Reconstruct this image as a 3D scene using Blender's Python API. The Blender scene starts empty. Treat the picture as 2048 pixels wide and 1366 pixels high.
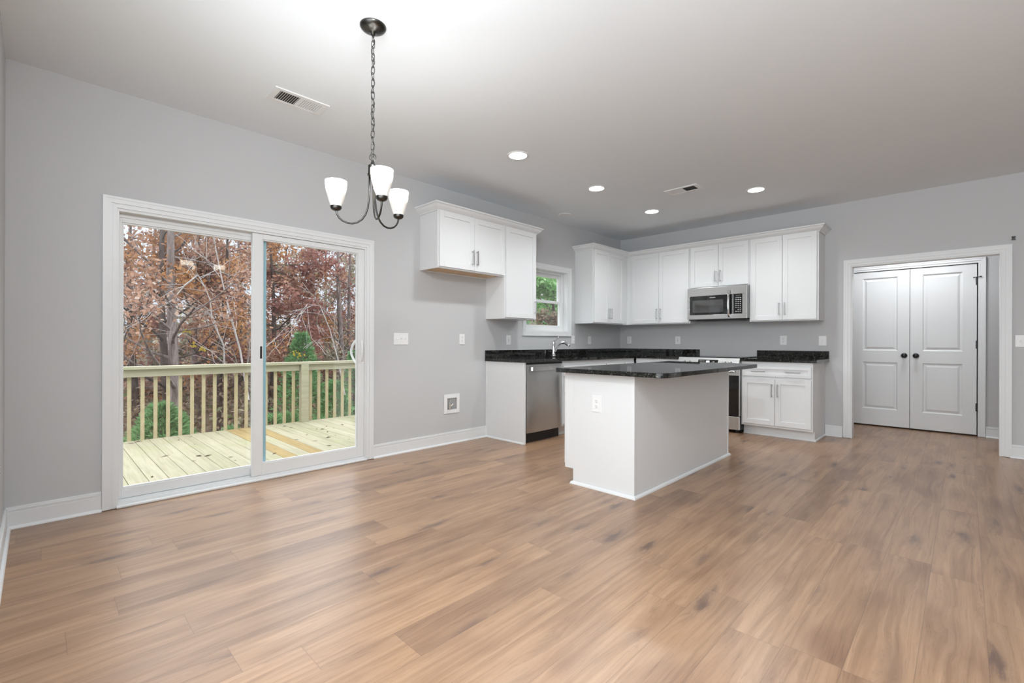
import bpy, bmesh, math, random
from mathutils import Vector, Matrix, noise as mnoise

# ------------------------------------------------------------------ camera, world, lights, exposure
SC = bpy.context.scene
COL = SC.collection
F_PX = 927.2
CAM = Vector((-6.585, -3.9928, 1.1036))
YAW, ROLL = 0.7742, 0.0032
fwd = Vector((math.cos(YAW), math.sin(YAW), 0)); right0 = Vector((math.sin(YAW), -math.cos(YAW), 0)); up0 = Vector((0, 0, 1))
right = right0*math.cos(ROLL) + up0*math.sin(ROLL)
up = right.cross(fwd)
cam_d = bpy.data.cameras.new('camera'); cam = bpy.data.objects.new('camera', cam_d); COL.objects.link(cam)
m = Matrix((right, up, -fwd)).transposed().to_4x4(); m.translation = CAM
cam.matrix_world = m
cam_d.sensor_width = 36.0; cam_d.sensor_fit = 'HORIZONTAL'; cam_d.lens = F_PX/2048*36; cam_d.shift_y = 0.8/2048
cam_d.clip_start = 0.02; cam_d.clip_end = 300
SC.camera = cam
SC.view_settings.view_transform = 'Standard'; SC.view_settings.look = 'None'
SC.view_settings.exposure = 0.16; SC.view_settings.gamma = 1.0; SC.view_settings.use_curve_mapping = False
SC.render.engine = 'CYCLES'
cy = SC.cycles
cy.use_denoising = True; cy.max_bounces = 10; cy.diffuse_bounces = 5; cy.glossy_bounces = 4; cy.transparent_max_bounces = 12
cy.transmission_bounces = 6; cy.sample_clamp_indirect = 6.0; cy.caustics_reflective = False; cy.caustics_refractive = False

def new_world():
    w = bpy.data.worlds.new('overcast_sky'); SC.world = w; w.use_nodes = True
    nt = w.node_tree; nt.nodes.clear()
    out = nt.nodes.new('ShaderNodeOutputWorld'); bg = nt.nodes.new('ShaderNodeBackground')
    tc = nt.nodes.new('ShaderNodeTexCoord'); sep = nt.nodes.new('ShaderNodeSeparateXYZ')
    cr = nt.nodes.new('ShaderNodeValToRGB')
    e = cr.color_ramp.elements
    e[0].position = 0.0; e[0].color = (0.24, 0.25, 0.27, 1)
    e[1].position = 1.0; e[1].color = (1.5, 1.55, 1.62, 1)
    for p, c in ((0.5, (0.29, 0.31, 0.35, 1)), (0.59, (0.34, 0.37, 0.43, 1)), (0.68, (0.95, 0.98, 1.03, 1))):
        x = e.new(p); x.color = c
    ma = nt.nodes.new('ShaderNodeMath'); ma.operation = 'MULTIPLY_ADD'; ma.inputs[1].default_value = 0.5; ma.inputs[2].default_value = 0.5
    L = nt.links
    L.new(tc.outputs['Generated'], sep.inputs[0]); L.new(sep.outputs['Z'], ma.inputs[0]); L.new(ma.outputs[0], cr.inputs[0])
    L.new(cr.outputs[0], bg.inputs['Color']); bg.inputs['Strength'].default_value = WORLD
    L.new(bg.outputs[0], out.inputs[0])
WORLD = 2.65
CAN_W = 62.0          # power of a recessed lamp
FILL_W = 175.0         # power shared by the unseen fill lights added along the left wall
HALL_W = 17.0
CEIL_FILL_W = 95.0          # added fill point under the ceiling by the camera, no fixture
new_world()

def area(name, loc, target, sx, sy, power, color=(1, 1, 1)):
    d = bpy.data.lights.new(name, 'AREA'); d.shape = 'RECTANGLE'; d.size = sx; d.size_y = sy; d.energy = power; d.color = color
    o = bpy.data.objects.new(name, d); COL.objects.link(o); o.location = loc
    o.rotation_euler = (Vector(target)-Vector(loc)).to_track_quat('-Z', 'Y').to_euler()
    return o
area('living_fill_light', (-6.70, -7.2, 1.6), (0, -7.2, 1.6), 3.0, 2.1, FILL_W*0.30, (0.90, 0.96, 1.0))  # unseen panel added behind the camera as general fill, no window there
area('dining_fill_light', (-6.70, -3.7, 1.5), (0, -3.7, 1.5), 3.4, 2.2, FILL_W*0.46, (0.90, 0.96, 1.0))  # unseen panel added beside the camera to brighten the room, no window there
gd = bpy.data.lights.new('ceiling_fill_light', 'POINT'); gd.energy = CEIL_FILL_W; gd.shadow_soft_size = 0.14; gd.color = (0.93, 0.97, 1.0)
go = bpy.data.objects.new('ceiling_fill_light', gd); COL.objects.link(go); go.location = (-6.15, -3.45, 2.55)  # unseen point light added to lift the left end of the door wall
area('hall_lamp_light', (0.62, -3.5, 2.70), (0.62, -3.5, 0), 0.35, 0.35, HALL_W, (0.96, 0.98, 1.0))

# ------------------------------------------------------------------ materials
def mat(name):
    mt = bpy.data.materials.new(name); mt.use_nodes = True
    nt = mt.node_tree; b = nt.nodes['Principled BSDF']
    return mt, nt, b
def P(name, col, rough=0.5, metal=0.0, spec=0.5, bump=0.0, bscale=200.0, var=0.0, vscale=6.0, coat=0.0):
    mt, nt, b = mat(name)
    b.inputs['Base Color'].default_value = (*col, 1); b.inputs['Roughness'].default_value = rough
    b.inputs['Metallic'].default_value = metal; b.inputs['Specular IOR Level'].default_value = spec
    b.inputs['Coat Weight'].default_value = coat
    geo = nt.nodes.new('ShaderNodeNewGeometry')
    if var:
        n = nt.nodes.new('ShaderNodeTexNoise'); n.inputs['Scale'].default_value = vscale
        nt.links.new(geo.outputs['Position'], n.inputs['Vector'])
        mx = nt.nodes.new('ShaderNodeMix'); mx.data_type = 'RGBA'
        mx.inputs['A'].default_value = (*[c*(1-var) for c in col], 1); mx.inputs['B'].default_value = (*[min(1, c*(1+var)) for c in col], 1)
        nt.links.new(n.outputs['Fac'], mx.inputs['Factor']); nt.links.new(mx.outputs['Result'], b.inputs['Base Color'])
    if bump:
        n = nt.nodes.new('ShaderNodeTexNoise'); n.inputs['Scale'].default_value = bscale; n.inputs['Detail'].default_value = 3
        nt.links.new(geo.outputs['Position'], n.inputs['Vector'])
        bp = nt.nodes.new('ShaderNodeBump'); bp.inputs['Strength'].default_value = bump; bp.inputs['Distance'].default_value = 0.002
        nt.links.new(n.outputs['Fac'], bp.inputs['Height']); nt.links.new(bp.outputs[0], b.inputs['Normal'])
    return mt
def math_node(nt, op, a, b=None, c=None):
    n = nt.nodes.new('ShaderNodeMath'); n.operation = op
    for i, v in enumerate((a, b, c)):
        if v is None: continue
        if isinstance(v, (int, float)): n.inputs[i].default_value = v
        else: nt.links.new(v, n.inputs[i])
    return n.outputs[0]
def comb(nt, x, y, z):
    n = nt.nodes.new('ShaderNodeCombineXYZ')
    for i, v in enumerate((x, y, z)):
        if isinstance(v, (int, float)): n.inputs[i].default_value = v
        else: nt.links.new(v, n.inputs[i])
    return n.outputs[0]
def noise_tex(nt, vec, scale=1.0, detail=2.0, rough=0.5, dist=0.0):
    n = nt.nodes.new('ShaderNodeTexNoise'); n.inputs['Scale'].default_value = scale; n.inputs['Detail'].default_value = detail
    n.inputs['Roughness'].default_value = rough; n.inputs['Distortion'].default_value = dist
    nt.links.new(vec, n.inputs['Vector']); return n.outputs['Fac']
def ramp(nt, fac, stops):
    n = nt.nodes.new('ShaderNodeValToRGB'); e = n.color_ramp.elements
    e[0].position = stops[0][0]; e[0].color = (*stops[0][1], 1); e[1].position = stops[-1][0]; e[1].color = (*stops[-1][1], 1)
    for p, c in stops[1:-1]:
        x = e.new(p); x.color = (*c, 1)
    nt.links.new(fac, n.inputs[0]); return n.outputs[0]
def mixc(nt, fac, a, b, blend='MIX'):
    n = nt.nodes.new('ShaderNodeMix'); n.data_type = 'RGBA'; n.blend_type = blend
    for k, v in (('Factor', fac), ('A', a), ('B', b)):
        if isinstance(v, (int, float)): n.inputs[k].default_value = v
        elif isinstance(v, tuple): n.inputs[k].default_value = (*v, 1)
        else: nt.links.new(v, n.inputs[k])
    return n.outputs['Result']

def floor_material():
    mt, nt, b = mat('oak_plank_floor'); L = nt.links
    geo = nt.nodes.new('ShaderNodeNewGeometry'); sep = nt.nodes.new('ShaderNodeSeparateXYZ'); L.new(geo.outputs['Position'], sep.inputs[0])
    X, Y = sep.outputs[0], sep.outputs[1]
    W, LEN = 0.178, 1.22
    ry = math_node(nt, 'DIVIDE', math_node(nt, 'ADD', Y, 2.273+W*40), W)
    row = math_node(nt, 'FLOOR', ry); fy = math_node(nt, 'FRACT', ry)
    wn = nt.nodes.new('ShaderNodeTexWhiteNoise'); wn.noise_dimensions = '1D'; L.new(row, wn.inputs['W'])
    xs = math_node(nt, 'ADD', math_node(nt, 'DIVIDE', math_node(nt, 'ADD', X, 30.0), LEN), math_node(nt, 'MULTIPLY', wn.outputs['Value'], 9.7))
    colm = math_node(nt, 'FLOOR', xs); fx = math_node(nt, 'FRACT', xs)
    wn2 = nt.nodes.new('ShaderNodeTexWhiteNoise'); wn2.noise_dimensions = '2D'; L.new(comb(nt, row, colm, 0), wn2.inputs['Vector'])
    tone = wn2.outputs['Value']
    sepc = nt.nodes.new('ShaderNodeSeparateColor'); L.new(wn2.outputs['Color'], sepc.inputs[0])
    idz = math_node(nt, 'MULTIPLY', tone, 50.0); idy = math_node(nt, 'MULTIPLY', sepc.outputs[1], 30.0)
    # broad streaks, fine grain, cathedral-like distortion, knots
    vor = nt.nodes.new('ShaderNodeTexVoronoi'); vor.voronoi_dimensions = '3D'; vor.inputs['Scale'].default_value = 1.0
    wn3 = noise_tex(nt, comb(nt, math_node(nt, 'MULTIPLY', X, 9.0), math_node(nt, 'MULTIPLY', Y, 40.0), idz), 1.0, 3.0, 0.6)
    wob = math_node(nt, 'MULTIPLY', math_node(nt, 'SUBTRACT', wn3, 0.5), 0.45)
    L.new(comb(nt, math_node(nt, 'ADD', math_node(nt, 'MULTIPLY', X, 1.75), wob), math_node(nt, 'ADD', math_node(nt, 'MULTIPLY', Y, 7.2), wob), idz), vor.inputs['Vector'])
    warp = math_node(nt, 'POWER', 2.718, math_node(nt, 'MULTIPLY', vor.outputs['Distance'], -5.0))
    broad = noise_tex(nt, comb(nt, math_node(nt, 'MULTIPLY', X, 1.1), math_node(nt, 'ADD', math_node(nt, 'MULTIPLY_ADD', Y, 26.0, math_node(nt, 'MULTIPLY', warp, 2.0)), idy), idz), 1.0, 4.0, 0.62, 0.9)
    fine = noise_tex(nt, comb(nt, math_node(nt, 'MULTIPLY', X, 5.0), math_node(nt, 'ADD', math_node(nt, 'MULTIPLY_ADD', Y, 140.0, math_node(nt, 'MULTIPLY', warp, 14.0)), idy), idz), 1.0, 4.0, 0.72, 0.8)
    cloud = noise_tex(nt, comb(nt, math_node(nt, 'MULTIPLY', X, 1.9), math_node(nt, 'ADD', math_node(nt, 'MULTIPLY', Y, 5.0), idy), idz), 1.0, 2.0, 0.5)
    base = ramp(nt, broad, [(0.22, (0.208, 0.116, 0.062)), (0.46, (0.325, 0.195, 0.115)), (0.76, (0.43, 0.275, 0.170))])
    tonec = ramp(nt, tone, [(0.0, (0.80, 0.78, 0.78)), (0.2, (0.95, 0.93, 0.92)), (0.7, (1.01, 1.0, 0.98)), (1.0, (1.08, 1.07, 1.05))])
    c = mixc(nt, 1.0, base, tonec, 'MULTIPLY')
    finec = ramp(nt, fine, [(0.27, (0.60, 0.57, 0.54)), (0.46, (1.0, 1.0, 1.0)), (0.75, (1.06, 1.06, 1.06))])
    c = mixc(nt, 0.8, c, finec, 'MULTIPLY')
    kn = ramp(nt, vor.outputs['Distance'], [(0.0, (1, 1, 1)), (0.09, (0.85, 0.85, 0.85)), (0.20, (0.28, 0.28, 0.28)), (0.38, (0, 0, 0)), (1.0, (0, 0, 0))])
    knf = math_node(nt, 'MULTIPLY', kn, ramp(nt, cloud, [(0.40, (0, 0, 0)), (0.50, (1, 1, 1))]))
    c = mixc(nt, math_node(nt, 'MULTIPLY', knf, 0.88), c, (0.085, 0.050, 0.042))
    dark = ramp(nt, cloud, [(0.28, (0.68, 0.62, 0.61)), (0.5, (1, 1, 1)), (1.0, (1.08, 1.06, 1.03))])
    c = mixc(nt, 0.9, c, dark, 'MULTIPLY')
    # seams
    sy_ = math_node(nt, 'MULTIPLY', math_node(nt, 'MINIMUM', fy, math_node(nt, 'SUBTRACT', 1.0, fy)), W)
    sx_ = math_node(nt, 'MULTIPLY', math_node(nt, 'MINIMUM', fx, math_node(nt, 'SUBTRACT', 1.0, fx)), LEN)
    seam = math_node(nt, 'LESS_THAN', math_node(nt, 'MINIMUM', sy_, sx_), 0.0012)
    c = mixc(nt, math_node(nt, 'MULTIPLY', seam, 0.45), c, (0.10, 0.06, 0.04))
    L.new(c, b.inputs['Base Color'])
    rg = math_node(nt, 'MULTIPLY_ADD', fine, 0.06, 0.29); L.new(rg, b.inputs['Roughness'])
    b.inputs['Specular IOR Level'].default_value = 0.95
    return mt

def granite_material():
    mt, nt, b = mat('black_granite'); L = nt.links
    geo = nt.nodes.new('ShaderNodeNewGeometry'); pos = geo.outputs['Position']
    v = nt.nodes.new('ShaderNodeTexVoronoi'); v.inputs['Scale'].default_value = 210; L.new(pos, v.inputs['Vector'])
    sp = ramp(nt, v.outputs['Color'], [(0.0, (0.006, 0.006, 0.006)), (0.62, (0.010, 0.011, 0.010)), (0.72, (0.05, 0.055, 0.045)), (0.86, (0.13, 0.13, 0.11)), (1.0, (0.22, 0.21, 0.18))])
    n = noise_tex(nt, pos, 28, 3, 0.6)
    msk = ramp(nt, n, [(0.42, (0.12, 0.12, 0.12)), (0.62, (1, 1, 1))])
    c = mixc(nt, msk, (0.007, 0.007, 0.007), sp)
    L.new(c, b.inputs['Base Color']); b.inputs['Roughness'].default_value = 0.035; b.inputs['Specular IOR Level'].default_value = 0.5
    return mt

def steel_material(name, col=(0.60, 0.60, 0.59), rough=0.27, vert=True):
    mt, nt, b = mat(name); L = nt.links
    b.inputs['Base Color'].default_value = (*col, 1); b.inputs['Metallic'].default_value = 1.0
    b.inputs['Roughness'].default_value = rough+0.02
    return mt

def glass_material(name='clear_window_glass', tint=(0.97, 0.985, 0.98)):
    mt = bpy.data.materials.new(name); mt.use_nodes = True; nt = mt.node_tree; nt.nodes.clear(); L = nt.links
    out = nt.nodes.new('ShaderNodeOutputMaterial'); tr = nt.nodes.new('ShaderNodeBsdfTransparent'); gl = nt.nodes.new('ShaderNodeBsdfGlossy')
    tr.inputs[0].default_value = (*tint, 1); gl.inputs['Roughness'].default_value = 0.0; gl.inputs['Color'].default_value = (1, 1, 1, 1)
    lw = nt.nodes.new('ShaderNodeLayerWeight'); lw.inputs['Blend'].default_value = 0.5
    f5 = math_node(nt, 'POWER', lw.outputs['Facing'], 5.0)
    fr = math_node(nt, 'MULTIPLY_ADD', f5, 0.9, 0.045)
    mx = nt.nodes.new('ShaderNodeMixShader'); L.new(fr, mx.inputs[0]); L.new(tr.outputs[0], mx.inputs[1]); L.new(gl.outputs[0], mx.inputs[2])
    L.new(mx.outputs[0], out.inputs[0]); return mt

def emit_material(name, col, strength):
    mt, nt, b = mat(name)
    b.inputs['Base Color'].default_value = (0.8, 0.8, 0.8, 1); b.inputs['Emission Color'].default_value = (*col, 1); b.inputs['Emission Strength'].default_value = strength
    return mt

def shade_material():
    mt, nt, b = mat('frosted_lamp_glass'); L = nt.links
    tc = nt.nodes.new('ShaderNodeTexCoord'); sep = nt.nodes.new('ShaderNodeSeparateXYZ'); L.new(tc.outputs['Generated'], sep.inputs[0])
    e = ramp(nt, sep.outputs[2], [(0.0, (0.022, 0.020, 0.017)), (0.46, (0.035, 0.032, 0.027)), (0.58, (0.13, 0.12, 0.10)), (0.68, (1.0, 0.93, 0.80)), (1.0, (0.8, 0.76, 0.68))])
    b.inputs['Base Color'].default_value = (0.66, 0.65, 0.63, 1); b.inputs['Roughness'].default_value = 0.35
    L.new(e, b.inputs['Emission Color']); b.inputs['Emission Strength'].default_value = 5.0
    return mt

def wood_material(name, base, dark, attr=True, grain=(1.2, 30, 30)):
    mt, nt, b = mat(name); L = nt.links
    geo = nt.nodes.new('ShaderNodeNewGeometry'); mp = nt.nodes.new('ShaderNodeMapping'); L.new(geo.outputs['Position'], mp.inputs[0]); mp.inputs['Scale'].default_value = grain
    n = noise_tex(nt, mp.outputs[0], 1.0, 4, 0.6, 0.8)
    c = ramp(nt, n, [(0.25, dark), (0.55, base), (0.85, tuple(min(1, x*1.12) for x in base))])
    sp = noise_tex(nt, geo.outputs['Position'], 3.0, 3, 0.6)
    c = mixc(nt, ramp(nt, sp, [(0.52, (0, 0, 0)), (0.75, (0.55, 0.55, 0.55))]), c, tuple(x*y for x, y in zip(base, (0.80, 0.92, 0.62))))
    if attr:
        at = nt.nodes.new('ShaderNodeAttribute'); at.attribute_name = 'rnd'
        t = ramp(nt, at.outputs['Fac'], [(0.0, (0.84, 0.88, 0.80)), (0.45, (1, 1, 1)), (0.80, (1.06, 1.06, 1.10)), (0.86, (1.05, 0.98, 0.8)), (0.9, (0.92, 0.72, 0.45)), (1.0, (0.92, 0.70, 0.42))])
        c = mixc(nt, 1.0, c, t, 'MULTIPLY')
    L.new(c, b.inputs['Base Color']); b.inputs['Roughness'].default_value = 0.7; b.inputs['Specular IOR Level'].default_value = 0.25
    return mt

def leaf_material(name, stops, trans=0.42):
    mt = bpy.data.materials.new(name); mt.use_nodes = True; nt = mt.node_tree; nt.nodes.clear(); L = nt.links
    out = nt.nodes.new('ShaderNodeOutputMaterial'); at = nt.nodes.new('ShaderNodeAttribute'); at.attribute_name = 'rnd'
    c = ramp(nt, at.outputs['Fac'], [(p_, tuple(x*0.80 for x in q_)) for p_, q_ in stops])
    d = nt.nodes.new('ShaderNodeBsdfDiffuse'); t = nt.nodes.new('ShaderNodeBsdfTranslucent'); mx = nt.nodes.new('ShaderNodeMixShader'); mx.inputs[0].default_value = trans
    L.new(c, d.inputs[0]); L.new(c, t.inputs[0]); L.new(d.outputs[0], mx.inputs[1]); L.new(t.outputs[0], mx.inputs[2]); L.new(mx.outputs[0], out.inputs[0])
    return mt

def bark_material(name, a, b_):
    mt, nt, b = mat(name); L = nt.links
    geo = nt.nodes.new('ShaderNodeNewGeometry'); mp = nt.nodes.new('ShaderNodeMapping'); L.new(geo.outputs['Position'], mp.inputs[0]); mp.inputs['Scale'].default_value = (14, 14, 3)
    n = noise_tex(nt, mp.outputs[0], 1.0, 5, 0.65)
    L.new(ramp(nt, n, [(0.35, a), (0.65, b_)]), b.inputs['Base Color']); b.inputs['Roughness'].default_value = 0.9; b.inputs['Specular IOR Level'].default_value = 0.1
    return mt

def ground_material():
    mt, nt, b = mat('leaf_strewn_ground'); L = nt.links
    geo = nt.nodes.new('ShaderNodeNewGeometry'); pos = geo.outputs['Position']
    v = nt.nodes.new('ShaderNodeTexVoronoi'); v.inputs['Scale'].default_value = 14; L.new(pos, v.inputs['Vector'])
    c = ramp(nt, v.outputs['Color'], [(0.0, (0.07, 0.042, 0.033)), (0.35, (0.16, 0.10, 0.075)), (0.65, (0.26, 0.18, 0.145)), (1.0, (0.42, 0.34, 0.30))])
    n = noise_tex(nt, pos, 0.5, 3, 0.6)
    c = mixc(nt, ramp(nt, n, [(0.52, (0, 0, 0)), (0.68, (0.7, 0.7, 0.7))]), c, (0.10, 0.13, 0.05))
    L.new(c, b.inputs['Base Color']); b.inputs['Roughness'].default_value = 0.95; b.inputs['Specular IOR Level'].default_value = 0.1
    return mt

M = dict(
    wall=P('grey_wall_paint', (0.54, 0.543, 0.547), 0.75, spec=0.25, bump=0.10, bscale=260),
    ceil=P('white_ceiling_paint', (0.835, 0.875, 0.91), 0.9, spec=0.1, bump=0.05, bscale=180),
    trim=P('white_trim_paint', (0.745, 0.755, 0.76), 0.38, spec=0.45),
    cab=P('white_cabinet_lacquer', (0.74, 0.75, 0.755), 0.36, spec=0.45),
    cabin=P('pale_wood_cabinet_underside', (0.62, 0.44, 0.27), 0.6, var=0.12, vscale=9),
    vinyl=P('white_vinyl', (0.74, 0.75, 0.75), 0.4, spec=0.4),
    doorw=P('white_door_paint', (0.72, 0.73, 0.735), 0.42, spec=0.4),
    plast=P('white_plastic', (0.82, 0.82, 0.82), 0.3),
    slot=P('dark_slot', (0.03, 0.03, 0.03), 0.6),
    floor=floor_material(), granite=granite_material(),
    steel=steel_material('brushed_steel'), steelh=steel_material('brushed_steel_sideways', (0.64, 0.64, 0.63), 0.24, False),
    satin=P('satin_steel', (0.46, 0.46, 0.455), 0.5, metal=1.0),
    chrome=P('polished_chrome', (0.80, 0.80, 0.80), 0.08, metal=1.0),
    pull=P('brushed_nickel', (0.52, 0.52, 0.52), 0.28, metal=1.0),
    nickel=P('dark_brushed_nickel', (0.085, 0.083, 0.078), 0.30, metal=1.0),
    black=P('black_plastic', (0.008, 0.008, 0.008), 0.45),
    bglass=P('black_glass', (0.006, 0.006, 0.006), 0.04, spec=0.6),
    winglass=P('dark_oven_glass', (0.05, 0.05, 0.05), 0.05, spec=0.9),
    blackm=P('matte_black_metal', (0.012, 0.012, 0.012), 0.3, spec=0.5),
    print=P('pale_key_print', (0.75, 0.75, 0.75), 0.5),
    display=emit_material('lit_clock_display', (0.95, 0.98, 1.0), 1.4),
    lens=emit_material('lit_lamp_lens', (1.0, 0.985, 0.96), 14.0),
    shade=shade_material(), glass=glass_material(),
    tape=P('pale_blue_film', (0.36, 0.60, 0.70), 0.4),
    brass=P('brass_valve', (0.72, 0.69, 0.62), 0.3, metal=1.0),
    deck=wood_material('treated_pine_deck', (0.335, 0.308, 0.215), (0.245, 0.228, 0.15), True, (30, 1.4, 30)),
    rail=wood_material('treated_pine_rail', (0.47, 0.40, 0.255), (0.385, 0.315, 0.19), False, (6, 30, 6)),
    railcap=wood_material('treated_pine_cap', (0.40, 0.375, 0.275), (0.33, 0.305, 0.21), False, (1.4, 30, 30)),
    ground=ground_material(),
    bark=bark_material('grey_brown_bark', (0.11, 0.085, 0.075), (0.30, 0.25, 0.24)),
    barkd=bark_material('dark_bark', (0.05, 0.035, 0.03), (0.13, 0.10, 0.09)),
    barkw=bark_material('pale_bare_bark', (0.34, 0.31, 0.30), (0.56, 0.53, 0.52)),
    russet=leaf_material('russet_leaves', [(0.0, (0.20, 0.10, 0.08)), (0.3, (0.42, 0.23, 0.15)), (0.6, (0.57, 0.34, 0.24)), (0.85, (0.66, 0.47, 0.38)), (1.0, (0.62, 0.53, 0.47))]),
    maroon=leaf_material('maroon_leaves', [(0.0, (0.18, 0.085, 0.085)), (0.4, (0.38, 0.17, 0.14)), (0.75, (0.52, 0.29, 0.24)), (1.0, (0.58, 0.43, 0.38))]),
    olive=leaf_material('faded_olive_leaves', [(0.0, (0.22, 0.20, 0.14)), (0.4, (0.40, 0.37, 0.26)), (0.8, (0.54, 0.49, 0.38)), (1.0, (0.60, 0.47, 0.29))]),
    orange=leaf_material('orange_leaves', [(0.0, (0.30, 0.13, 0.06)), (0.4, (0.52, 0.25, 0.11)), (0.8, (0.66, 0.37, 0.17)), (1.0, (0.68, 0.50, 0.25))]),
    pine=leaf_material('pine_needles', [(0.0, (0.10, 0.23, 0.09)), (0.5, (0.22, 0.44, 0.19)), (1.0, (0.40, 0.62, 0.31))]),
    bright=leaf_material('bright_green_leaves', [(0.0, (0.20, 0.42, 0.15)), (0.5, (0.42, 0.72, 0.32)), (1.0, (0.70, 0.95, 0.55))]),
    brush=leaf_material('brown_brush_leaves', [(0.0, (0.14, 0.11, 0.08)), (0.4, (0.27, 0.21, 0.15)), (0.7, (0.40, 0.29, 0.22)), (0.9, (0.50, 0.42, 0.36)), (1.0, (0.22, 0.30, 0.13))]),
    yellow=leaf_material('yellow_leaves', [(0.0, (0.60, 0.42, 0.05)), (1.0, (0.75, 0.62, 0.10))]),
    dryleaf=leaf_material('dry_dark_leaves', [(0.0, (0.05, 0.035, 0.03)), (1.0, (0.16, 0.11, 0.08))], 0.1),
)

# ------------------------------------------------------------------ mesh helpers
ORG = {}
class MB:
    def __init__(s): s.v = []; s.f = []; s.r = []
    def add(s, vs, fs, rnd=0.5):
        n = len(s.v); s.v += [tuple(p) for p in vs]
        for f in fs: s.f.append([n+i for i in f]); s.r.append(rnd)
        return s
    def box(s, a, b, rnd=0.5):
        (x0, y0, z0), (x1, y1, z1) = a, b
        x0, x1 = sorted((x0, x1)); y0, y1 = sorted((y0, y1)); z0, z1 = sorted((z0, z1))
        return s.add([(x0, y0, z0), (x1, y0, z0), (x1, y1, z0), (x0, y1, z0), (x0, y0, z1), (x1, y0, z1), (x1, y1, z1), (x0, y1, z1)],
                     [(0, 3, 2, 1), (4, 5, 6, 7), (0, 1, 5, 4), (1, 2, 6, 5), (2, 3, 7, 6), (3, 0, 4, 7)], rnd)
    def tube(s, pts, r, n=8, caps=True, rnd=0.5, closed=False):
        pts = [Vector(p) for p in pts]; k = len(pts)
        rs = r if isinstance(r, (list, tuple)) else [r]*k
        rings = []; prev = None
        for i, p in enumerate(pts):
            if closed: d = (pts[(i+1) % k]-pts[i-1]).normalized()
            else: d = (pts[min(i+1, k-1)]-pts[max(i-1, 0)]).normalized()
            if prev is None:
                a = d.orthogonal().normalized()
            else:
                a = (prev - d*prev.dot(d)); a = a.normalized() if a.length > 1e-6 else d.orthogonal().normalized()
            prev = a; b = d.cross(a)
            rings.append([p + (a*math.cos(2*math.pi*j/n)+b*math.sin(2*math.pi*j/n))*rs[i] for j in range(n)])
        vs = [q for rg in rings for q in rg]; fs = []
        for i in range(k if closed else k-1):
            for j in range(n):
                i2 = (i+1) % k
                fs.append((i*n+j, i*n+(j+1) % n, i2*n+(j+1) % n, i2*n+j))
        if caps and not closed:
            fs.append(tuple(range(n))[::-1]); fs.append(tuple((k-1)*n+j for j in range(n)))
        return s.add(vs, fs, rnd)
    def lathe(s, prof, c, n=32, axis='z', caps=True):
        cx, cy_, cz = c; vs = []; fs = []; k = len(prof)
        for (r, h) in prof:
            for j in range(n):
                a = 2*math.pi*j/n; u, w = r*math.cos(a), r*math.sin(a)
                vs.append({'z': (cx+u, cy_+w, cz+h), 'x': (cx+h, cy_+u, cz+w), 'y': (cx+u, cy_+h, cz+w)}[axis])
        for i in range(k-1):
            for j in range(n): fs.append((i*n+j, i*n+(j+1) % n, (i+1)*n+(j+1) % n, (i+1)*n+j))
        if caps:
            if prof[0][0] > 1e-6: fs.append(tuple(range(n))[::-1])
            if prof[-1][0] > 1e-6: fs.append(tuple((k-1)*n+j for j in range(n)))
        return s.add(vs, fs)
    def prism(s, poly, a, b):
        """poly: list of 3-D points (one end); extruded by vector b-a"""
        d = Vector(b)-Vector(a); n = len(poly)
        vs = [Vector(p) for p in poly] + [Vector(p)+d for p in poly]
        fs = [tuple(range(n)), tuple(range(n, 2*n))[::-1]] + [(i, (i+1) % n, n+(i+1) % n, n+i) for i in range(n)]
        return s.add(vs, fs)
    def map(s, T):
        s.v = [tuple(T(*p)) for p in s.v]; return s
    def build(s, name, material, parent=None, smooth=False, bevel=0.0, attr=False, recalc=True, weld=False):
        me = bpy.data.meshes.new(name)
        o = bpy.data.objects.new(name, me); COL.objects.link(o)
        org = Vector((0, 0, 0))
        if parent is not None:
            org = ORG.get(parent.name, Vector((0, 0, 0))); o.parent = parent
        ORG[o.name] = org
        me.from_pydata([(p[0]-org.x, p[1]-org.y, p[2]-org.z) for p in s.v], [], s.f)
        if recalc:
            bm = bmesh.new(); bm.from_mesh(me)
            if weld: bmesh.ops.remove_doubles(bm, verts=bm.verts, dist=1e-5)
            bmesh.ops.recalc_face_normals(bm, faces=bm.faces); bm.to_mesh(me); bm.free()
        if attr:
            at = me.attributes.new('rnd', 'FLOAT', 'FACE'); at.data.foreach_set('value', s.r)
        me.materials.append(material)
        if smooth:
            me.polygons.foreach_set('use_smooth', [True]*len(me.polygons))
            if smooth != 'full': 
                md = o.modifiers.new('edges', 'EDGE_SPLIT'); md.split_angle = math.radians(40)
        if bevel:
            md = o.modifiers.new('bevel', 'BEVEL'); md.width = bevel; md.segments = 2; md.limit_method = 'ANGLE'; md.angle_limit = math.radians(50)
        return o
def thing(name, label, cat, loc=(0, 0, 0), group=None, kind=None):
    o = bpy.data.objects.new(name, None); COL.objects.link(o); o.location = loc; o.empty_display_size = 0.05
    o['label'] = label; o['category'] = cat
    if group: o['group'] = group
    if kind: o['kind'] = kind
    ORG[o.name] = Vector(loc); return o
def tag(o, label, cat, group=None, kind=None):
    o['label'] = label; o['category'] = cat
    if group: o['group'] = group
    if kind: o['kind'] = kind
    return o
def struct(o, label, cat):
    o['kind'] = 'structure'; o['label'] = label; o['category'] = cat; return o
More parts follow.
